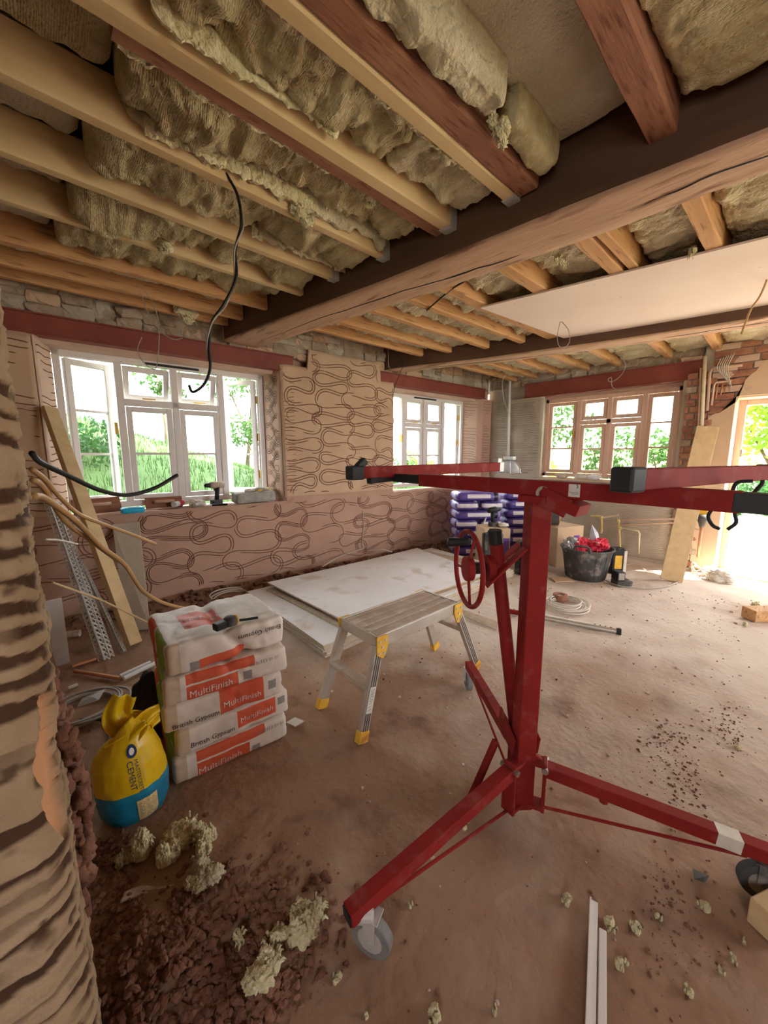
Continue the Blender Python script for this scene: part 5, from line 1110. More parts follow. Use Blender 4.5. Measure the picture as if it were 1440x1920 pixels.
for k in range(6):
    j = lambda: random.uniform(-.012, .012); sheet([(L0[0] + j(), L0[1] + j()), (L1[0] + j(), L1[1] + j()), (L2[0] + j(), L2[1] + j()), (L3[0] + j(), L3[1] + j())], zz_, f'{ORD[k]} plasterboard sheet up from the floor in the low stack'); zz_ += .0135
sheet([(1.46, 3.19), (1.50, 2.06), (3.68, 2.04), (3.60, 3.20)], zz_, 'seventh sheet in the plasterboard stack, set back from the edge', mat='board_edge'); zz_ += .0135
sheet([(1.51, 3.24), (1.535, 2.12), (3.06, 2.09), (3.60, 2.42), ], zz_, 'seldom') if False else None
sheet([(1.50, 3.25), (1.53, 2.10), (3.30, 2.08), (3.58, 3.30)], zz_, 'torn top plasterboard sheet lying askew on the stack', bend=lambda a, b: .028 * (1 - b) ** 2); zt_ = zz_ + .0125
ck = MB(); ck.tube([PZ(x, y, zt_ + .008) for x, y in ((610, 1118), (680, 1113), (705, 1110), (730, 1106))], [.001, .003, .004, .002], 5); ck.tube([PZ(x, y, zt_ + .008) for x, y in ((715, 1112), (728, 1116), (738, 1112))], .004, 5); tag(stuff(ck.build('paper_tear', 'board_edge', None)), 'curled tear in the paper of the top plasterboard sheet', 'tear')
# brown off-cut strip on the floor
t_ = MB(); P = np.array([PZ(855, 1150, .01), PZ(862, 1142, .03), PZ(936, 1168, .03), PZ(930, 1182, .005)]); t_.add(np.concatenate([P, P + np.array([0, 0, .006])]), [(0, 1, 2, 3), (7, 6, 5, 4), (0, 4, 5, 1), (1, 5, 6, 2), (2, 6, 7, 3), (3, 7, 4, 0)]); tag(fixnormals(t_.build('offcut_strip', 'board_edge', None)), 'brown strip of board lying beside the platform', 'offcut')
# ================================================================== FAR CORNER STORE
pm('purple', (.135, .085, .36), (.085, .055, .25), scale=7, rough=.35, bump=.4, bscale=12, dist=.008, c3=(.30, .26, .52), s3=5, spec=.5)
overlay('purple', [((.72, .68, .72), [('X', -.16, .14), ('Z', .035, .085), ('y', None, -.3)]), ((.02, .02, .035), [('X', .19, .24), ('y', None, -.2)]), ((.55, .50, .70), [('x', None, -.4), ('Y', -.08, .08)])])
PV, PF = cube_grid((22, 12, 8))
def purple_bag(px, py, depth_xy, half, rz, seed, label):
    c = PAT(px, py, depth_xy); return sack('adhesive_bag', label, 'bag', c, half, rz, seed, 'purple', r=.045, wrinkle=.009, puff=.008, group='purple bags in the far corner', V=PV, Fc=PF)
RZ = YAW - math.pi / 2 + .12
base = np.array([4.30, 2.92, 0]); lat = np.array([math.cos(RZ), math.sin(RZ), 0])
lay = ['bottom layer', 'second layer', 'third layer', 'fourth layer', 'fifth layer', 'sixth layer', 'top layer']
for k in range(7):
    z = .056 + k * .119; h = (.29, .19, .052)
    if k in (3, 5):
        for s_, nm_ in ((-1, 'left'), (1, 'right')):
            sack('adhesive_bag', f'purple bag at the {nm_} of the {lay[k]} of the taller purple pile', 'bag', base + lat * s_ * .165 + np.array([0, 0, z]), (.145, .19, .052), RZ, 20 + k + s_ * .3, 'purple', r=.045, wrinkle=.009, puff=.008, group='purple bags in the far corner', V=PV, Fc=PF)
    else: sack('adhesive_bag', f'purple bag filling the {lay[k]} of the taller purple pile', 'bag', base + lat * (.03 * (k % 2) - .01) + np.array([0, 0, z]), h if k else (.31, .19, .052), RZ + .04 * (k % 3 - 1), 20 + k, 'purple', r=.045, wrinkle=.009, puff=.008, group='purple bags in the far corner', V=PV, Fc=PF)
base2 = np.array([4.86, 2.60, 0])
for k in range(7):
    sack('adhesive_bag', f'purple bag in the {lay[k]} of the pile nearer the wooden window', 'bag', base2 + lat * .015 * (k % 2) + np.array([0, 0, .056 + k * .119]), (.25, .17, .052), RZ - .06 + .05 * (k % 3), 40 + k, 'purple', r=.045, wrinkle=.009, puff=.008, group='purple bags in the far corner', V=PV, Fc=PF)
# cartons
pm('carton', (.60, .44, .29), (.54, .38, .24), scale=5, rough=.85, bump=.1); overlay('carton', [((.16, .08, .30), [('X', .05, .14), ('Z', .10, .36), ('y', None, -.5)])])
def carton(c, half, rz, label, mat='carton'):
    t = thing('carton', label, 'box', c, 'cardboard cartons'); t.rotation_euler = (0, 0, rz); ORI[t.name] = np.zeros(3); a, b, h = half
    MB().box((-a, -b, 0), (a, b, 2 * h)).build('box_body', mat, t, bevel=.004); MB().box((-.03, -b - .001, 2 * h - .06), (.03, b + .001, 2 * h + .002)).build('tape', 'paper_kraft', t)
    MB().box((-a - .002, -b * .02, 2 * h), (a + .002, b * .02, 2 * h + .002)).build('flap_seam', 'cardboard', t); return t
carton(np.array([3.93, 2.42, 0]), (.15, .16, .235), RZ - .05, 'cardboard carton with purple label in front of the purple bags')
carton(np.array([4.66, 1.97, 0]), (.20, .19, .235), RZ + .25, 'larger cardboard carton behind the plastic rubble tub')
# tool cases
def case(c, half, rz, label):
    t = thing('tool_case', label, 'tool case', c, 'black tool cases'); t.rotation_euler = (0, 0, rz); ORI[t.name] = np.zeros(3); a, b, h = half
    MB().box((-a, -b, 0), (a, b, 2 * h)).build('shell', 'dusty_black', t, bevel=.02, bseg=3)
    for x in np.linspace(-a * .7, a * .7, 5): MB().box((x - a * .08, -b - .008, h * .25), (x + a * .08, -b + .01, 2 * h * .8)).build('ridge', 'dusty_black', t, bevel=.004)
    MB().box((-a - .004, -b * .1, -.0), (a + .004, b * .1, 2 * h + .002)).build('seam', 'black_plastic', t)
    MB().tube([(-a * .35, 0, 2 * h - .01), (-a * .35, 0, 2 * h + .035), (a * .35, 0, 2 * h + .035), (a * .35, 0, 2 * h - .01)], .014, 8).build('handle', 'black_plastic', t, smooth=True)
    for x in (-a * .6, a * .6): MB().box((x - .025, -b - .012, 2 * h - .07), (x + .025, -b, 2 * h - .02)).build('latch', 'dusty_black', t, bevel=.003)
    return t
case(np.array([4.05, 1.99, 0]), (.215, .075, .185), RZ + .55, 'big black tool case standing behind the hoist column')
case(np.array([3.60, 2.215, 0]), (.10, .06, .235), RZ + .1, 'narrow dusty black case standing upright by the carton')
# things on the cartons
def drill(c, rz, label, body='dusty_black', s=1.0, name='cordless_drill', acc='yellow_plastic', group='cordless power tools'):
    t = thing(name, label, 'power tool', c, group); t.rotation_euler = (0, 0, rz); ORI[t.name] = np.zeros(3)
    MB().box((-.042 * s, -.032 * s, 0), (.05 * s, .032 * s, .045 * s)).build('battery', 'dusty_black', t, bevel=.006)
    MB().tube([(0, 0, .04 * s), (-.008 * s, 0, .10 * s), (-.012 * s, 0, .16 * s)], [.02 * s, .019 * s, .022 * s], 12).build('grip', body, t, smooth=True)
    MB().tube([(-.075 * s, 0, .175 * s), (-.07 * s, 0, .175 * s), (.03 * s, 0, .178 * s), (.06 * s, 0, .178 * s)], [.018 * s, .03 * s, .03 * s, .024 * s], 16).build('motor_housing', acc, t, smooth=True)
    MB().tube([(.06 * s, 0, .178 * s), (.065 * s, 0, .178 * s), (.10 * s, 0, .178 * s), (.108 * s, 0, .178 * s)], [.02 * s, .022 * s, .018 * s, .008 * s], 14).build('chuck', 'black_plastic', t, smooth=True)
    MB().box((.012 * s, -.006 * s, .125 * s), (.022 * s, .006 * s, .15 * s)).build('trigger', 'black_plastic', t); return t
drill(np.array([3.93, 2.42, .473]), RZ + .4, 'black cordless drill lying on the cardboard carton', 'black_plastic', 1.1, acc='black_plastic')
mm = MB(); mm.lathe([(0, 0), (.075, 0), (.085, .05), (.085, .15), (.08, .16), (.07, .155), (.07, .02), (0, .02)], (4.40, 2.12, 0.47), 24) if False else None
t = thing('metal_can', 'dull metal can tipped on the larger carton', 'can', (4.52, 2.02, .473)); mm = MB(); q0 = np.array([4.47, 2.08, .55]); q1 = np.array([4.57, 1.94, .55]); mm.tube([q0, q1], .075, 24, cap=True); mm.build('can_body', 'dusty_black', t, smooth=False, bevel=.004); MB().ring(q1, q1 - q0, .074, .006, 24, 6).build('can_rim', 'brass', t, smooth=True); MB().ring(q0, q1 - q0, .074, .006, 24, 6).build('can_rim', 'galv', t, smooth=True)
mm = MB(); Q = np.array([3.93, 2.42, .473]); blob_mesh(mm, Q + np.array([.06, -.10, .02]), (.07, .05, .025), 3, .3, 10); tag(mm.build('paper_wrap', 'label_paper', None, smooth=True), 'crumpled white wrapper on the front carton', 'wrapper')
# clear domed work lamp hanging at the conduit foot
t = thing('work_lamp', 'grey domed work lamp below the white conduit in the corner', 'lamp', PX(953, 892, 5.05)); lc = PX(955, 868, 5.05)
mm = MB(); prof = [(.012, .05), (.05, .035), (.105, -.01), (.14, -.07), (.155, -.14), (.15, -.14), (.135, -.07), (.10, -.012), (.05, .028), (0.012, .04)]
mm.lathe(prof, lc, 28); mm.build('lamp_dome', 'clear_plastic', t, smooth=True)
MB().tube([lc + np.array([0, 0, .08]), PX(953, 862, 5.44)], .006, 6).build('lamp_cord', 'cable_white', t); MB().box(lc + np.array([-.045, -.075, .045]), lc + np.array([.045, .075, .09])).build('lamp_head', 'galv', t, bevel=.005); MB().lathe([(0, .03), (.03, .028), (.036, -.01), (.03, -.05), (0, -.06)], lc, 16).build('bulb', 'white_plastic', t, smooth=True)
for k in range(5): a = k * 1.257; MB().tube([lc + np.array([math.cos(a) * r, math.sin(a) * r, z]) for r, z in ((.02, .05), (.11, -.0), (.152, -.08), (.162, -.14))], .004, 6).build('guard_wire', 'steel', t)
tag(MB().tube([PX(938, 905, 4.5), PX(905, 985, 4.2), PX(893, 1030, 4.1)], .012, 8).build('lamp_pole', 'alu', None, smooth=True), 'thin grey pole leaning in front of the purple bags', 'pole')
# ---- rubble tub with bags of red and silver
tc = np.array([4.30, 1.50, 0]); t = thing('rubble_tub', 'dusty black plastic tub full of red and silver packets', 'tub', tc)
mm = MB(); mm.lathe([(0, 0), (.185, 0), (.195, .012), (.232, .25), (.245, .30), (.262, .318), (.262, .330), (.245, .330), (.225, .25), (.185, .03), (0, .03)], tc, 48); mm.build('tub_wall', 'dusty_black', t, smooth=True)
for a in (YAW + math.pi * .5 + .9, YAW - math.pi * .5 + .5):
    q = tc + np.array([math.cos(a) * .25, math.sin(a) * .25, .32]); s = np.array([-math.sin(a), math.cos(a), 0]); MB().tube(smoothpath([q - s * .08, q - s * .06 + UPV * .05, q + UPV * .06, q + s * .06 + UPV * .05, q + s * .08], 5), .012, 8).build('handle', 'dusty_black', t, smooth=True)
for k in range(9):
    a = -2.4 + k * .25; MB().tube([tc + np.array([math.cos(a) * .196, math.sin(a) * .196, .02]), tc + np.array([math.cos(a) * .236, math.sin(a) * .236, .26])], .003, 5).build('tub_rib', 'dusty_black', t)
def packet(c, half, seed, mat, label, amp=.5): mm = MB(); blob_mesh(mm, c, half, seed, amp, 12, 1.9); return tag(mm.build('plastic_packet', mat, None, smooth=False), label, 'packet', 'packets in the rubble tub')
cr_ = fh; rr_ = rt
packet(tc + rr_ * .11 + UPV * .35, (.11, .10, .075), 1, 'red_bag', 'large red packet at the right of the rubble tub'); packet(tc - rr_ * .05 + UPV * .34 + fh * .03, (.08, .08, .075), 2, 'red_bag', 'red packet in the middle of the rubble tub'); packet(tc - rr_ * .11 - fh * .06 + UPV * .33, (.055, .05, .06), 3, 'red_bag', 'small red packet at the left of the rubble tub', .4)
packet(tc - rr_ * .17 + UPV * .345, (.065, .07, .075), 4, 'silver_bag', 'silver packet on the left rim of the rubble tub')
mm = MB(); b0 = tc + rr_ * .07 + fh * .02 + UPV * .36; mm.add([b0 - rr_ * .05, b0 + rr_ * .09, b0 + rr_ * .04 + UPV * .12 - fh * .01, b0 - rr_ * .03 + UPV * .21, b0 + fh * .05, b0 + rr_ * .03 - fh * .05], [(0, 5, 3), (5, 2, 3), (5, 1, 2), (0, 3, 4), (3, 2, 4), (2, 1, 4), (0, 4, 1, 5)]); tag(fixnormals(mm.build('silver_packet', 'silver_bag', None)), 'tall pointed silver wrapper standing in the rubble tub', 'packet')
# ---- black and yellow devices beside the tub
t = thing('site_radio', 'black and yellow radio box standing behind the rubble tub', 'radio', np.array([4.70, 1.33, 0])); q = np.array([4.70, 1.33, 0]); U_ = lambda a, b, c_: q + rt * a + fh * b + UPV * c_
def obox(mb, a0, a1, b0, b1, c0, c1, U_): mb.add([U_(a, b, c_) for c_ in (c0, c1) for a, b in ((a0, b0), (a1, b0), (a1, b1), (a0, b1))], [(0, 3, 2, 1), (4, 5, 6, 7), (0, 1, 5, 4), (1, 2, 6, 5), (2, 3, 7, 6), (3, 0, 4, 7)]); return mb
obox(MB(), -.075, .075, -.06, .06, 0, .27, U_).build('radio_body', 'black_plastic', t, bevel=.01); obox(MB(), -.05, .03, -.064, -.05, .06, .21, U_).build('yellow_panel', 'yellow_plastic', t, bevel=.004); obox(MB(), .045, .078, -.066, -.05, .02, .26, U_).build('corner_guard', 'label_paper', t, bevel=.004)
for k in range(5): obox(MB(), -.06 + k * .025, -.045 + k * .025, -.05, .05, .27, .285, U_).build('vent_fin', 'dusty_black', t)
q = np.array([4.30, 1.155, 0]); t = thing('laser_level', 'small black device with grey screen on the floor by the tub', 'device', q); U_ = lambda a, b, c_: q + rt * a + fh * b + UPV * c_
obox(MB(), -.07, .085, -.06, .06, 0, .05, U_).build('device_base', 'dusty_black', t, bevel=.008); obox(MB(), -.07, .01, -.05, .06, .05, .14, U_).build('device_body', 'black_plastic', t, bevel=.008); obox(MB(), -.06, .0, -.054, -.04, .06, .13, U_).build('screen', 'cable_grey', t, bevel=.003)
tag(MB().add([(3.95, 1.72, .004), (4.12, 1.60, .004), (4.02, 1.50, .004), (3.86, 1.62, .004), (3.95, 1.72, .012), (4.12, 1.60, .012), (4.02, 1.50, .012), (3.86, 1.62, .012)], [(0, 3, 2, 1), (4, 5, 6, 7), (0, 1, 5, 4), (1, 2, 6, 5), (2, 3, 7, 6), (3, 0, 4, 7)]).build('floor_tile', 'cardboard', None), 'square scrap of board with dark edge left of the tub', 'offcut')
# ---- capped pipes on the end wall
def pipes():
    t = thing('pipe_run', 'cream and yellow capped pipes stubbed out low on the end wall', 'pipe', PX(1150, 1040, 5.42)); X = 5.42
    MB().tube([PX(1108, 968, X), PX(1124, 968, X), PX(1128, 970, X), PX(1128, 995, X)], .014, 8).build('pipe', 'pipe_yellow', t, smooth=True); MB().tube([PX(1128, 995, X), PX(1127, 1000, X)], .012, 8).build('pipe', 'pipe_cream', t)
    MB().tube([PX(1124, 972, X), PX(1160, 966, X)], .012, 8).build('pipe', 'pipe_cream', t); MB().tube([PX(1155, 975, X), PX(1300, 972, X)], .012, 8).build('pipe', 'plaster_pale', t); MB().tube([PX(1160, 985, X), PX(1300, 978, X)], .010, 8).build('pipe', 'plaster_tan', t)
    MB().tube([PX(1160, 975, X), PX(1163, 1030, X), PX(1158, 1033, X), PX(1148, 1032, X)], .012, 8).build('pipe', 'pipe_yellow', t, smooth=True); MB().tube([PX(1162, 990, X), PX(1196, 996, X - .02), PX(1199, 1000, X - .02), PX(1197, 1038, X - .02)], .012, 8).build('pipe', 'pipe_cream', t, smooth=True)
    for x, y in ((1160, 976), (1196, 998), (1128, 970), (1160, 1032), (1163, 990)): q = PX(x, y, X - .005); MB().tube([q - UPV * .018, q + UPV * .018], .018, 10).build('fitting', 'pipe_yellow', t, smooth=True)
pipes()
# socket and tangle of wires beside the doorway
t = thing('wall_socket', 'yellow topped grey plug socket hanging beside the leaning plank', 'socket', PX(1318, 985, 5.40)); q = PX(1317, 960, 5.42); MB().box(q + np.array([-.03, -.05, -.03]), q + np.array([.03, .05, .06])).build('socket_plate', 'yellow_plastic', t, bevel=.006); q = PX(1317, 973, 5.40); MB().lathe([(0, .05), (.05, .05), (.055, 0), (.03, -.05), (.02, -.09), (0, -.09)], q, 16).build('plug', 'dusty_black', t, smooth=True)
tag(MB().tube([PX(1316, 985, 5.40), PX(1313, 1010, 5.40), PX(1309, 1045, 5.38)], .016, 8).build('wire_bundle', 'copper', None, smooth=True), 'copper brown flex hanging from the plug socket', 'cable', 'loose electric cables')
rr = random.Random(12)
for k in range(5):
    c = PZ(1312 + 4 * k, 1072, .06); pts = [c + np.array([rr.uniform(-.06, .06), rr.uniform(-.1, .1), rr.uniform(-.04, .10)]) for _ in range(4)]; pts[0][2] = .012; pts[-1][2] = .012
    tag(MB().tube(smoothpath(pts, 7), .008, 6).build('loose_wire', 'cable_white', None, smooth=True), f'pale wire in the tangle on the floor by the doorway, {ORD[k]} from the left', 'cable', 'loose electric cables')
cable('floor_cable', [PZ(x, y, .012) for x, y in ((1325, 1062), (1345, 1072), (1375, 1073), (1400, 1070))], .008, 'cable_white', 'white cable running along the doorway threshold')
cable('floor_cable', [PZ(x, y, .012) for x, y in ((1130, 1085), (1160, 1098), (1210, 1103), (1255, 1098), (1278, 1085), (1285, 1075))], .006, 'cable_grey', 'grey cable curving over the floor from tub to plank')
cable('floor_cable', [PZ(x, y, .012) for x, y in ((1165, 1062), (1190, 1058), (1220, 1072), (1270, 1070), (1300, 1062))], .005, 'cable_white', 'thin pale cable along the foot of the end wall')
mm = MB(); c = PZ(1350, 1090, 0); blob_mesh(mm, c + UPV * .05, (.08, .10, .07), 5, .45, 12, 1.6); tag(mm.build('plastic_sack', 'label_paper', None, smooth=True), 'crumpled grey plastic sack at the doorway threshold', 'bag')
# plank leaning on the end wall
t = MB(); a = PZ(1258, 1090, 0); b = PX(1327, 800, 5.44); d = b - a; up_v = np.array([-.9, -.1, .2]); t.bar(a + UPV * .004, b, .19, .028, np.array([-1, -.25, .0])); tag(t.build('leaning_plank', 'pine', None, bevel=.003), 'long pale timber plank leaning on the end wall by the doorway', 'plank')
# things on the end wall window ledge
q = WB((1.55, .06, .985)); t = thing('paint_kettle', 'dark round bucket standing on the ledge of the wooden window', 'bucket', WB((1.22, .08, .98))); MB().lathe([(0, 0), (.10, 0), (.125, .11), (.135, .115), (.135, .125), (.12, .125), (.10, .02), (0, .02)], WB((1.22, .08, .98)), 28).build('kettle_wall', 'dusty_black', t, smooth=True); MB().ring(WB((1.22, .08, 1.10)), (0, 0, 1), .13, .006, 28, 6).build('kettle_rim', 'black_plastic', t, smooth=True)
t = thing('ledge_radio', 'small silver radio with aerial on the wooden window ledge', 'radio', WB((1.60, .06, .98))); MB().box(WB((1.50, .03, .98)), WB((1.70, .11, 1.09))).build('radio_body', 'galv', t, bevel=.01); MB().tube([WB((1.68, .07, 1.09)), WB((1.68, .07, 1.12)), WB((1.52, .07, 1.12)), WB((1.52, .07, 1.09))], .008, 6).build('radio_handle', 'black_plastic', t); MB().tube([WB((1.50, .08, 1.09)), WB((1.47, .08, 1.26))], .003, 6).build('aerial', 'steel', t)
for k, (y_, mt, nm_, lb) in enumerate(((1.92, 'white_plastic', 'ledge_carton', 'white packet lying on the wooden window ledge'), (2.08, 'label_paper', 'ledge_cloth', 'crumpled pale cloth on the wooden window ledge'), (2.35, 'crumb', 'mortar_lump', 'lump of dried mortar on the wooden window ledge'))):
    mm = MB(); blob_mesh(mm, WB((y_, .06, 1.005)), (.05, .09, .035), k + 2, .35, 9); tag(mm.build(nm_, mt, None, smooth=(k > 0)), lb, ('packet', 'cloth', 'rubble')[k])
# ================================================================== FLOOR THINGS, MIDDLE
t = thing('telescopic_pole', 'silver and red telescopic prop lying on the floor', 'pole', PZ(1060, 1165, 0)); a = PZ(955, 1146, .022); b = PZ(1160, 1184, .022); m_ = a + (b - a) * .28
MB().tube([a, m_], .020, 14).build('inner_tube', 'hoist_red', t, smooth=False); MB().tube([m_, b], .022, 14).build('outer_tube', 'alu', t); MB().tube([b - (b - a) * .02, b + (b - a) * .02], .024, 14).build('end_plug', 'black_plastic', t); MB().tube([a, a - (b - a) * .02], .022, 14).build('end_plug', 'white_plastic', t)
for k in range(4): q = a + (b - a) * (.80 + .045 * k); MB().cyl(q + UPV * .018, q + UPV * .0235, .006, 8).build('adjust_hole', 'black_plastic', t)
def coil(c, R, n, r, mat, label, seed, sq=.85, z=0.0, group='coils of cable'):
    rr = random.Random(seed); t = thing('cable_coil', label, 'cable', (c[0], c[1], z), group)
    for k in range(n):
        o = np.array([rr.uniform(-.16, .16) * R, rr.uniform(-.16, .16) * R, 0]); R_ = R * rr.uniform(.7, 1.05); tl = rr.uniform(-.05, .12); ph = rr.uniform(0, 6.28)
        MB().tube([np.array([c[0], c[1], z + r + k * r * .8 + max(0, tl * R_ * math.sin(a + ph))]) + o + np.array([math.cos(a) * R_, math.sin(a) * R_ * sq, 0]) for a in np.linspace(0, 2 * math.pi, 36, endpoint=False)], r, 6, closed=True).build('loop', mat, t, smooth=True)
    return t
coil(PZ(1062, 1136, 0), .185, 8, .0055, 'cable_white', 'pale coil of cable on the floor beside the silver prop', 3)
t = thing('tape_roll', 'brown roll of tape inside the pale cable coil', 'tape', PZ(1050, 1124, 0)); q = PZ(1050, 1124, .0); MB().lathe([(.035, 0), (.062, 0), (.062, .05), (.035, .05), (.035, 0)], q, 24).build('roll', 'brick', t, bevel=.002)
coil(PZ(425, 1116, 0), .16, 5, .006, 'cable_white', 'pale coil of cable leaning at the foot of the window wall', 5, sq=.35); bpy.data.objects['cable_coil.001'].rotation_euler = (math.radians(48), 0, -.1); bpy.data.objects['cable_coil.001'].location.z = .0
coil(PZ(160, 1330, 0), .17, 6, .006, 'cable_grey', 'grey coil of cable on the dirt behind the cement sack', 7)
mm = MB(); q = PZ(170, 1312, .035); mm.add([q + np.array(p) for p in ((-.06, -.03, 0), (.03, -.05, .01), (.07, .03, .02), (-.03, .05, .0), (.0, 0, .02))], [(0, 1, 4), (1, 2, 4), (2, 3, 4), (3, 0, 4)]); o = mm.build('plastic_scrap', 'clear_plastic', None); tag(o, 'torn scrap of clear plastic on the grey cable coil', 'plastic')
cable('floor_cable', [PZ(x, y, .015) for x, y in ((150, 1350), (190, 1350), (205, 1380), (200, 1420), (180, 1440))], .008, 'dusty_black', 'thick dark cable curling over the dirt behind the wall end')
# ================================================================== LEFT CORNER: LEANING THINGS
a = PZ(252, 1208, .005); b = PA(92, 765, -.05)
t = MB(); t.bar(a, b, .095, .042, np.array([.55, -.8, .2])); tag(t.build('leaning_timber', 'pine_pale' if 'pine_pale' in MATS else 'pine', None, bevel=.003), 'long pale timber batten leaning in the left window corner', 'plank')
def bead(a, b, w, label, seed):
    t = thing('plaster_bead', label, 'metal bead', a, 'galvanised plaster beads'); d = b - a; L = np.linalg.norm(d); d /= L; s = np.cross(d, [0, 1, 0]); s /= np.linalg.norm(s); n_ = np.cross(s, d)
    MB().tube([a, b], .006, 8).build('nose', 'galv', t)
    for sg, sv in ((1, s * .8 + n_ * .6), (-1, -s * .8 + n_ * .6)):
        m = MB(); k = int(L / .035)
        for i in range(k):
            p = a + d * (i * L / k)
            m.bar(p, p + d * .035 + sv * w, .006, .0015, n_); m.bar(p + sv * w, p + d * .035, .006, .0015, n_)
        m.bar(a + sv * w, b + sv * w, .006, .0015, n_); m.build('mesh_wing', 'galv', t)
    return t
bead(PZ(196, 1238, .005), PA(88, 930, -.06), .035, 'galvanised mesh corner bead leaning by the wall end', 1); bead(PZ(206, 1232, .005), PA(104, 940, -.05), .03, 'second mesh corner bead leaning just behind the first', 2); bead(PZ(232, 1222, .005), PA(150, 1050, -.05), .018, 'short thin mesh bead leaning left of the timber batten', 3)
# grey board leaning at the wall
P4 = np.array([PZ(240, 1185, .0), PZ(282, 1180, .0), PA(262, 980, -.035), PA(212, 985, -.035)]); nv = np.cross(P4[1] - P4[0], P4[3] - P4[0]); nv /= np.linalg.norm(nv); mm = MB().add(np.concatenate([P4, P4 + nv * .02]), [(0, 1, 2, 3), (7, 6, 5, 4), (0, 4, 5, 1), (1, 5, 6, 2), (2, 6, 7, 3), (3, 7, 4, 0)]); tag(fixnormals(mm.build('leaning_board', 'plain_grey', None)), 'grey green board offcut leaning below the left window', 'board')
P4 = np.array([PA(205, 990, -.03), PA(214, 985, -.035), PZ(243, 1190, 0), PZ(228, 1190, 0)])
# bent pipes and flex springing from behind the wall end
base_p = np.array([.06, 1.35, .0])
def flex(pts, r, mat, label, d0, d1): 
    n = len(pts); return cable('bent_flex', [PAT(x, y, np.array([d0 + (d1 - d0) * i / (n - 1)]) * np.array([math.cos(math.radians(80)), math.sin(math.radians(80))])) for i, (x, y) in enumerate(pts)], r, mat, label, 8, 'stiff cables behind the wall end')
flex(((60, 850), (78, 868), (130, 893), (190, 920), (240, 928), (290, 915), (332, 891)), .0085, 'cable_black', 'thick black cable arching across the left window', 1.5, 2.1)
flex(((60, 880), (85, 900), (115, 935), (150, 965), (200, 985), (255, 1005), (292, 1020)), .008, 'cable_brown', 'upper brown flex reaching over the grey board', 1.5, 2.5)
flex(((62, 900), (82, 915), (120, 975), (165, 1010), (205, 1040), (222, 1052)), .009, 'cable_brown', 'middle brown flex bending down to the batten', 1.5, 2.5)
flex(((62, 930), (85, 935), (140, 975), (190, 1025), (235, 1060), (270, 1110), (320, 1135), (378, 1145)), .011, 'cable_brown', 'long thick brown flex bending down toward the floor', 1.5, 3.0)
flex(((85, 1012), (110, 1013), (145, 1020)), .005, 'cable_white', 'short straight rod behind the galvanised bead', 2.2, 2.6)
tag(MB().tube([PAT(98, 1092, (.3, 2.6)), PAT(190, 1125, (.45, 2.8)), PAT(308, 1182, (.62, 2.9))], .006, 8).build('wooden_rod', 'pine', None), 'thin pale rod slanting behind the leaning batten', 'rod')
mm = MB(); q0 = PZ(118, 1245, .01); q1 = PAT(98, 1125, (.12, 2.4)); mm.bar(q0, q1, .07, .006, (0, -1, .2)); tag(mm.build('white_strip', 'upvc', None), 'white plastic strip standing behind the scratched wall end', 'strip')
for k, (pa, pb, mt, lb) in enumerate((((140, 1258), (225, 1272), 'copper', 'copper pipe lying near the wall end, lower of two'), ((135, 1250), (180, 1235), 'copper', 'short copper pipe lying near the wall end'), ((225, 1268), (282, 1242), 'conduit', 'white conduit rod lying behind the plaster bags'), ((232, 1272), (290, 1244), 'conduit', 'second white conduit rod beside its twin behind the plaster bags'))):
    tag(MB().tube([PZ(*pa, .016), PZ(*pb, .016)], .011 if mt == 'copper' else .012, 10).build('loose_pipe', mt, None, smooth=False), lb, 'pipe', 'loose pipes on the dirt floor')
tag(MB().bar(PZ(300, 1188, .012), PZ(470, 1120, .012), .02, .015).build('floor_batten', 'pine', None), 'thin batten on the floor between bags and board stack', 'batten'); tag(MB().bar(PZ(315, 1180, .012), PZ(470, 1142, .012), .02, .012).build('floor_batten', 'pine_warm', None), 'darker thin batten beside the plasterboard stack', 'batten')
tag(MB().tube([PZ(125, 1190, .03), PZ(150, 1187, .03)], .025, 12).build('waste_pipe', 'crumb', None), 'short stub of pale pipe lying near the left wall', 'pipe'); tag(MB().bar(PZ(128, 1290, .008), PZ(146, 1283, .008), .02, .008).build('wood_chip', 'label_paper', None), 'pale chip of wood near the wall end', 'offcut')
cable('wall_flex', [PA(680, 958, -.03), PA(682, 985, -.03), PA(679, 1020, -.035), PA(683, 1028, -.04)], .005, 'cable_white', 'pale flex emerging from the split in the lower plaster')
cable('wall_flex', [PA(683, 1028, -.04), PZ(640, 1042, .12), PZ(605, 1062, .10)], .006, 'cable_white', 'pale flex arching left over the plasterboard stack'); cable('wall_flex', [PA(683, 1028, -.04), PZ(715, 1030, .16), PZ(735, 1035, .12)], .006, 'cable_white', 'pale flex running right behind the plasterboard stack')
# ================================================================== LEFT WINDOW LEDGE
LZ = .82
def ledge(x, y): return PZ(x, y, LZ)
def led(u, n): return WA((u, n, LZ))
def float_tool(u, n, L, w, ang, label):
    c = led(u, n); t = thing('wooden_float', label, 'float', c, 'plastering floats on the ledge'); t.rotation_euler = (0, 0, TA + ang); ORI[t.name] = np.zeros(3)
    R_ = lambda p: np.stack([p[..., 0], p[..., 1] * .35 - p[..., 2] * .94, p[..., 1] * .94 + p[..., 2] * .35], -1)
    m = MB(R_); m.box((-L, 0, -.012), (L, w, .0)); m.build('float_blade', 'old_wood', t, bevel=.003); m = MB(R_); m.tube([(-L * .5, w * .5, .0), (-L * .5, w * .5, .03), (L * .5, w * .5, .03), (L * .5, w * .5, .0)], .014, 8); m.build('float_handle', 'beam', t, smooth=True)
float_tool(.37, .12, .17, .13, .25, 'brown wooden float propped on the ledge behind the batten'); float_tool(.86, .17, .15, .10, -.05, 'brown wooden float propped against the left window')
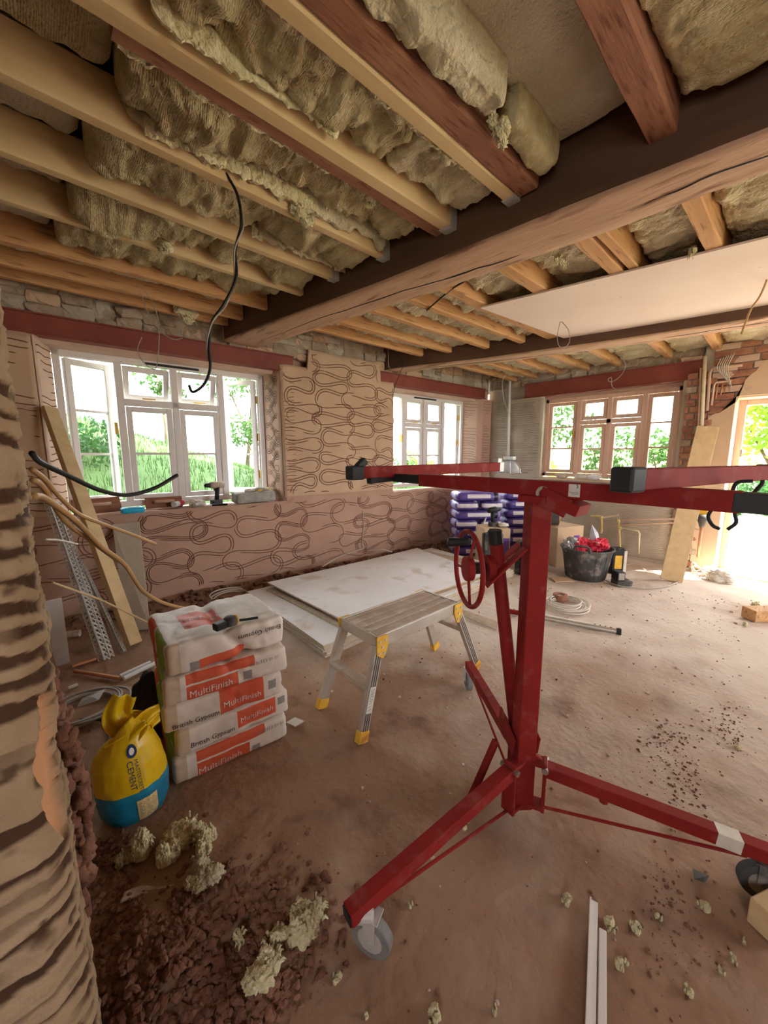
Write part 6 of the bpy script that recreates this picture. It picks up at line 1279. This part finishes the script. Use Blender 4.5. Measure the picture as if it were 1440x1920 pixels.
c = ledge(250, 962); mm = MB(); V, Fc = cube_grid((10, 8, 4)); Pq = round_box(V, (.085, .05, .024), .02) + .005 * fbm(V * 3, 2)[:, None]; mm.add(Pq + c + np.array([0, .02, .024]), Fc); t = mm.build('wipes_packet', 'cyan', None, smooth=True); tag(t, 'bright blue wipes packet on the left window ledge', 'packet'); w_ = MB(); w_.box(c + np.array([-.03, .0, .048]), c + np.array([.035, .04, .052])); w_.build('packet_label', 'white_plastic', t)
t = thing('sealant_tube', 'white and red sealant tube lying on the left window ledge', 'tube', ledge(340, 950)); a = ledge(326, 952) + UPV * .03; b = ledge(352, 946) + UPV * .03; MB().tube([a, b], .025, 16).build('tube_body', 'white_plastic', t); MB().tube([a + (b - a) * .3, a + (b - a) * .6], .0255, 16).build('red_band', 'red_bag', t)
mm = MB(); blob_mesh(mm, ledge(372, 950) + np.array([0, .03, .03]), (.07, .05, .035), 3, .4, 10); tag(mm.build('cloth_rag', 'label_paper', None), 'crumpled pale rag on the ledge beside the drill', 'cloth')
t = thing('scraper', 'scraper with black handle lying on the ledge front edge', 'scraper', ledge(395, 952)); a = ledge(360, 951) + UPV * .012; b = ledge(427, 948) + UPV * .012; MB().tube([a + (b - a) * .55, b], .011, 8).build('scraper_handle', 'black_plastic', t); MB().bar(a, a + (b - a) * .56, .03, .004).build('scraper_blade', 'steel', t)
drill(led(1.30, .10) + UPV * .0, TA + math.pi + .3, 'grey and black cordless drill standing on the left window ledge', 'black_plastic', 1.08, acc='alu_dirty')
c = led(1.66, .07); mm = MB(WA); V, Fc = cube_grid((18, 8, 8)); Pq = round_box(V, (.20, .09, .05), .015) + .010 * fbm(V * 3 + 4, 3)[:, None]; mm.add(Pq + np.array([1.66, .08, LZ + .055]), Fc); tag(mm.build('concrete_block', 'block', None, smooth=True), 'rough grey concrete block at the right of the left window ledge', 'block')
for k, (u, n, s_, mt, lb, nm_) in enumerate(((1.62, .08, .05, 'label_paper', 'crumpled paper on the concrete block', 'paper_scrap'), (1.74, .12, .06, 'block', 'broken stone lump on the concrete block', 'stone_lump'), (1.85, .14, .05, 'wool_tuft', 'dusty tuft beside the concrete block', 'stone_lump'), (1.70, .02, .03, 'yellow_plastic', 'yellow offcut lying on the concrete block', 'plastic_offcut'))):
    mm = MB(); blob_mesh(mm, WA((u, n, LZ + .12)), (s_, s_ * .7, s_ * .35), k + 3, .4, 9); tag(mm.build(nm_, mt, None), lb, 'debris')
# ================================================================== FOREGROUND FLOOR
def ft(px, py, size, seed, label, n=5, mat='wool_tuft', hairs=10):
    p = PZ(px, py, 0); p[2] = floor_z(p[0], p[1]); return tuft(p, size, seed, label, mat, n, hairs=hairs)
ft(352, 1572, (.065, .05, .035), 1, 'pale flattened tuft of insulation, top of the cluster below the cement sack', 6)
ft(385, 1590, (.04, .04, .04), 2, 'insulation tuft at the right of the cluster below the cement sack', 5)
ft(268, 1602, (.035, .04, .05), 3, 'upright insulation tuft at the left of the cluster below the cement sack', 5)
ft(320, 1620, (.035, .03, .045), 4, 'insulation tuft in the middle of the cluster below the cement sack', 5)
ft(378, 1622, (.03, .025, .03), 5, 'small insulation tuft right of the cluster middle', 4)
ft(240, 1620, (.03, .03, .03), 6, 'dull insulation tuft nearest the scratched wall end', 4, 'wool')
ft(378, 1672, (.05, .045, .035), 7, 'brownish insulation tuft above the rubble pile', 6, 'wool_pale')
ft(580, 1740, (.055, .05, .045), 8, 'large round insulation tuft left of the front caster', 9)
ft(500, 1830, (.05, .045, .025), 9, 'flat insulation tuft at the bottom left of the big round one', 7)
ft(515, 1778, (.035, .02, .018), 10, 'twisted strand of insulation joining the two big tufts', 4)
ft(452, 1775, (.012, .03, .02), 11, 'thin pale splinter tuft left of the big tufts', 4)
for k, (x, y, s_) in enumerate(((630, 1838, .014), (770, 1700, .008), (1062, 1692, .018), (1145, 1737, .022), (1190, 1742, .018), (1235, 1720, .011), (1168, 1812, .018), (1318, 1705, .020), (1292, 1862, .015), (1395, 1768, .009), (1375, 1805, .014), (1352, 1825, .010), (812, 1905, .022), (930, 1900, .010), (1385, 1402, .020), (870, 1545, .022), (1415, 1140, .05), (1395, 1172, .03), (686, 1906, .006))):
    ft(x, y, (s_, s_ * .8, s_ * .7), 30 + k, ['small insulation crumb below the front caster', 'tiny insulation crumb right of the front caster', 'insulation crumb above the white trim tip', 'insulation tuft right beside the white trim', 'second insulation tuft right of the white trim', 'small oval insulation crumb right of the trim tufts', 'spiky insulation tuft right of the lower white trim', 'insulation tuft below the right hoist leg', 'yellow insulation crumb near the bottom right', 'pale insulation crumb left of the corner timber', 'thin insulation shred left of the corner timber', 'faint insulation crumb above the bottom right crumb', 'frayed insulation tuft at the bottom edge', 'tiny insulation crumb at the bottom edge', 'curled insulation scrap on the dusty floor at right', 'insulation scrap beside the folded lock arm', 'pale plaster scraps by the wood block', 'small plaster scrap before the wood block', 'speck of insulation at the bottom edge'][k], 3, hairs=4)
# torn cardboard strip
mm = MB(); sp = smoothpath([PZ(x, y, .02) for x, y in ((228, 1688), (262, 1676), (300, 1678), (340, 1668))], 6); G_ = np.array([[p + np.array([0, 0, .0]) + fh * w_ + UPV * h_ for w_, h_ in ((-.008, .0), (-.002, .006), (.006, .004), (.012, .012))] for p in sp]); o = mm.grid(G_).build('torn_strip', 'crumb', None, smooth=True); md = o.modifiers.new('solid', 'SOLIDIFY'); md.thickness = .003; tag(o, 'torn corrugated strip lying under the insulation cluster', 'offcut')
# white trim
t = thing('white_trim', 'white plastic trim length broken off at the near end of the floor', 'trim', PZ(1110, 1800, 0)); a = PZ(1113, 1690, .012); b = PZ(1105, 1990, .012); dd = (b - a); sd2 = np.cross(dd / np.linalg.norm(dd), UPV)
a2 = PZ(1130, 1745, .012); MB().bar(a, b, .022, .008).build('trim_face', 'upvc', t, bevel=.002); MB().bar(a2 - sd2 * .0, a2 + dd * .85, .018, .012).build('trim_ridge', 'upvc', t, bevel=.002); MB().bar(a + UPV * .006 + sd2 * .008, b + UPV * .006 + sd2 * .008, .004, .01).build('trim_lip', 'upvc', t)
# timber blocks on the right
mm = MB(); q = PZ(1425, 1165, 0); mm.bar(q + np.array([-.02, .07, .045]), q + np.array([.35, -.25, .045]), .12, .09); tag(mm.build('wood_block', 'pine_warm', None, bevel=.004), 'short sawn wood block on the floor at the right edge', 'wood')
mm = MB(); q = PZ(1438, 1790, .0); mm.bar(q + np.array([.045, .012, .04]), q + np.array([.33, -.12, .04]), .075, .08); tag(mm.build('timber_offcut', 'pine', None, bevel=.004), 'thick timber offcut at the bottom right corner', 'wood')
mm = MB(); mm.add([PZ(1298, 1628, .004), PZ(1330, 1642, .004), PZ(1322, 1655, .004), PZ(1302, 1648, .03)], [(0, 1, 2), (0, 3, 1), (1, 3, 2), (0, 2, 3)]); tag(mm.build('slate_chip', 'dusty_black', None), 'dark slate chip on the floor below the right hoist leg', 'stone')
mm = MB(); mm.bar(PZ(545, 1350, .01), PZ(562, 1357, .03), .05, .004); tag(mm.build('paper_scrap', 'label_paper', None), 'white paper scrap beside the plaster bags', 'paper')
# rubble heap and scattered crumbs
def scatter(name, label, n, fn, mat, smin, smax, seed, cat):
    g = random.Random(seed); base_, Fb = cube_grid((2, 2, 2)); base_ = base_ / np.linalg.norm(base_, axis=1, keepdims=True); V = []; Fs = []
    for k in range(n):
        x, y, sc = fn(g); s_ = (smin + (smax - smin) * g.random() ** 3) * sc; R_ = np.array([s_ * g.uniform(.7, 1.3), s_ * g.uniform(.7, 1.3), s_ * g.uniform(.5, .9)]); P = base_ * (1 + .5 * (np.array([g.random() for _ in range(len(base_))]) - .5))[:, None] * R_
        a = g.uniform(0, 6.28); P = np.stack([P[:, 0] * math.cos(a) - P[:, 1] * math.sin(a), P[:, 0] * math.sin(a) + P[:, 1] * math.cos(a), P[:, 2]], 1); o_ = len(V); V.extend((P + np.array([x, y, floor_z(x, y) + s_ * .25])).tolist()); Fs.extend([tuple(i + o_ for i in f) for f in Fb])
    mb = MB(); mb.v = V; mb.f = Fs; return tag(stuff(mb.build(name, mat, None)), label, cat)
def heap(g):
    while True:
        x, y = g.uniform(.0, .62), g.uniform(.66, 1.5); d = math.hypot((x - .20) / .22, (y - .86) / .20)
        if g.random() < math.exp(-d * d * 1.2) or (x < .12 and g.random() < .35): return x, y, 1.0
scatter('rubble_heap', 'heap of dark red broken plaster rubble at the foot of the wall end', 4200, heap, 'rubble', .0015, .013, 3, 'rubble')
def wide(g):
    x, y = g.uniform(.05, 4.6), g.uniform(-.3, 2.2); return x, y, 1.0
scatter('floor_crumbs', 'small red brown crumbs scattered over the floor', 900, wide, 'rubble', .0015, .007, 4, 'rubble')
def wide2(g): return g.uniform(.5, 4.8), g.uniform(.1, 2.2), 1.0
scatter('plaster_chips', 'small pale plaster chips scattered over the floor', 220, wide2, 'crumb', .003, .012, 5, 'debris')
def wall_foot(g): u = g.uniform(-.2, 5.2); n = -.055 - abs(g.gauss(.03, .11)); p = WA((u, n - .02, 0)); return float(p[0]), float(p[1]), 1.0
scatter('wall_foot_debris', 'broken plaster lying along the foot of the window wall', 900, wall_foot, 'rubble', .006, .035, 6, 'rubble')
def ridge(g):
    t_ = g.random(); cx_, cy_ = ((2.02, .30), (2.35, .12), (1.75, .20), (1.25, .12))[g.randrange(4)]; return cx_ + g.gauss(0, .12), cy_ + g.gauss(0, .05), 1.0
scatter('dirt_ridges', 'low ridges of dark crumbled dirt on the floor at right', 900, ridge, 'rubble', .0012, .006, 7, 'rubble')
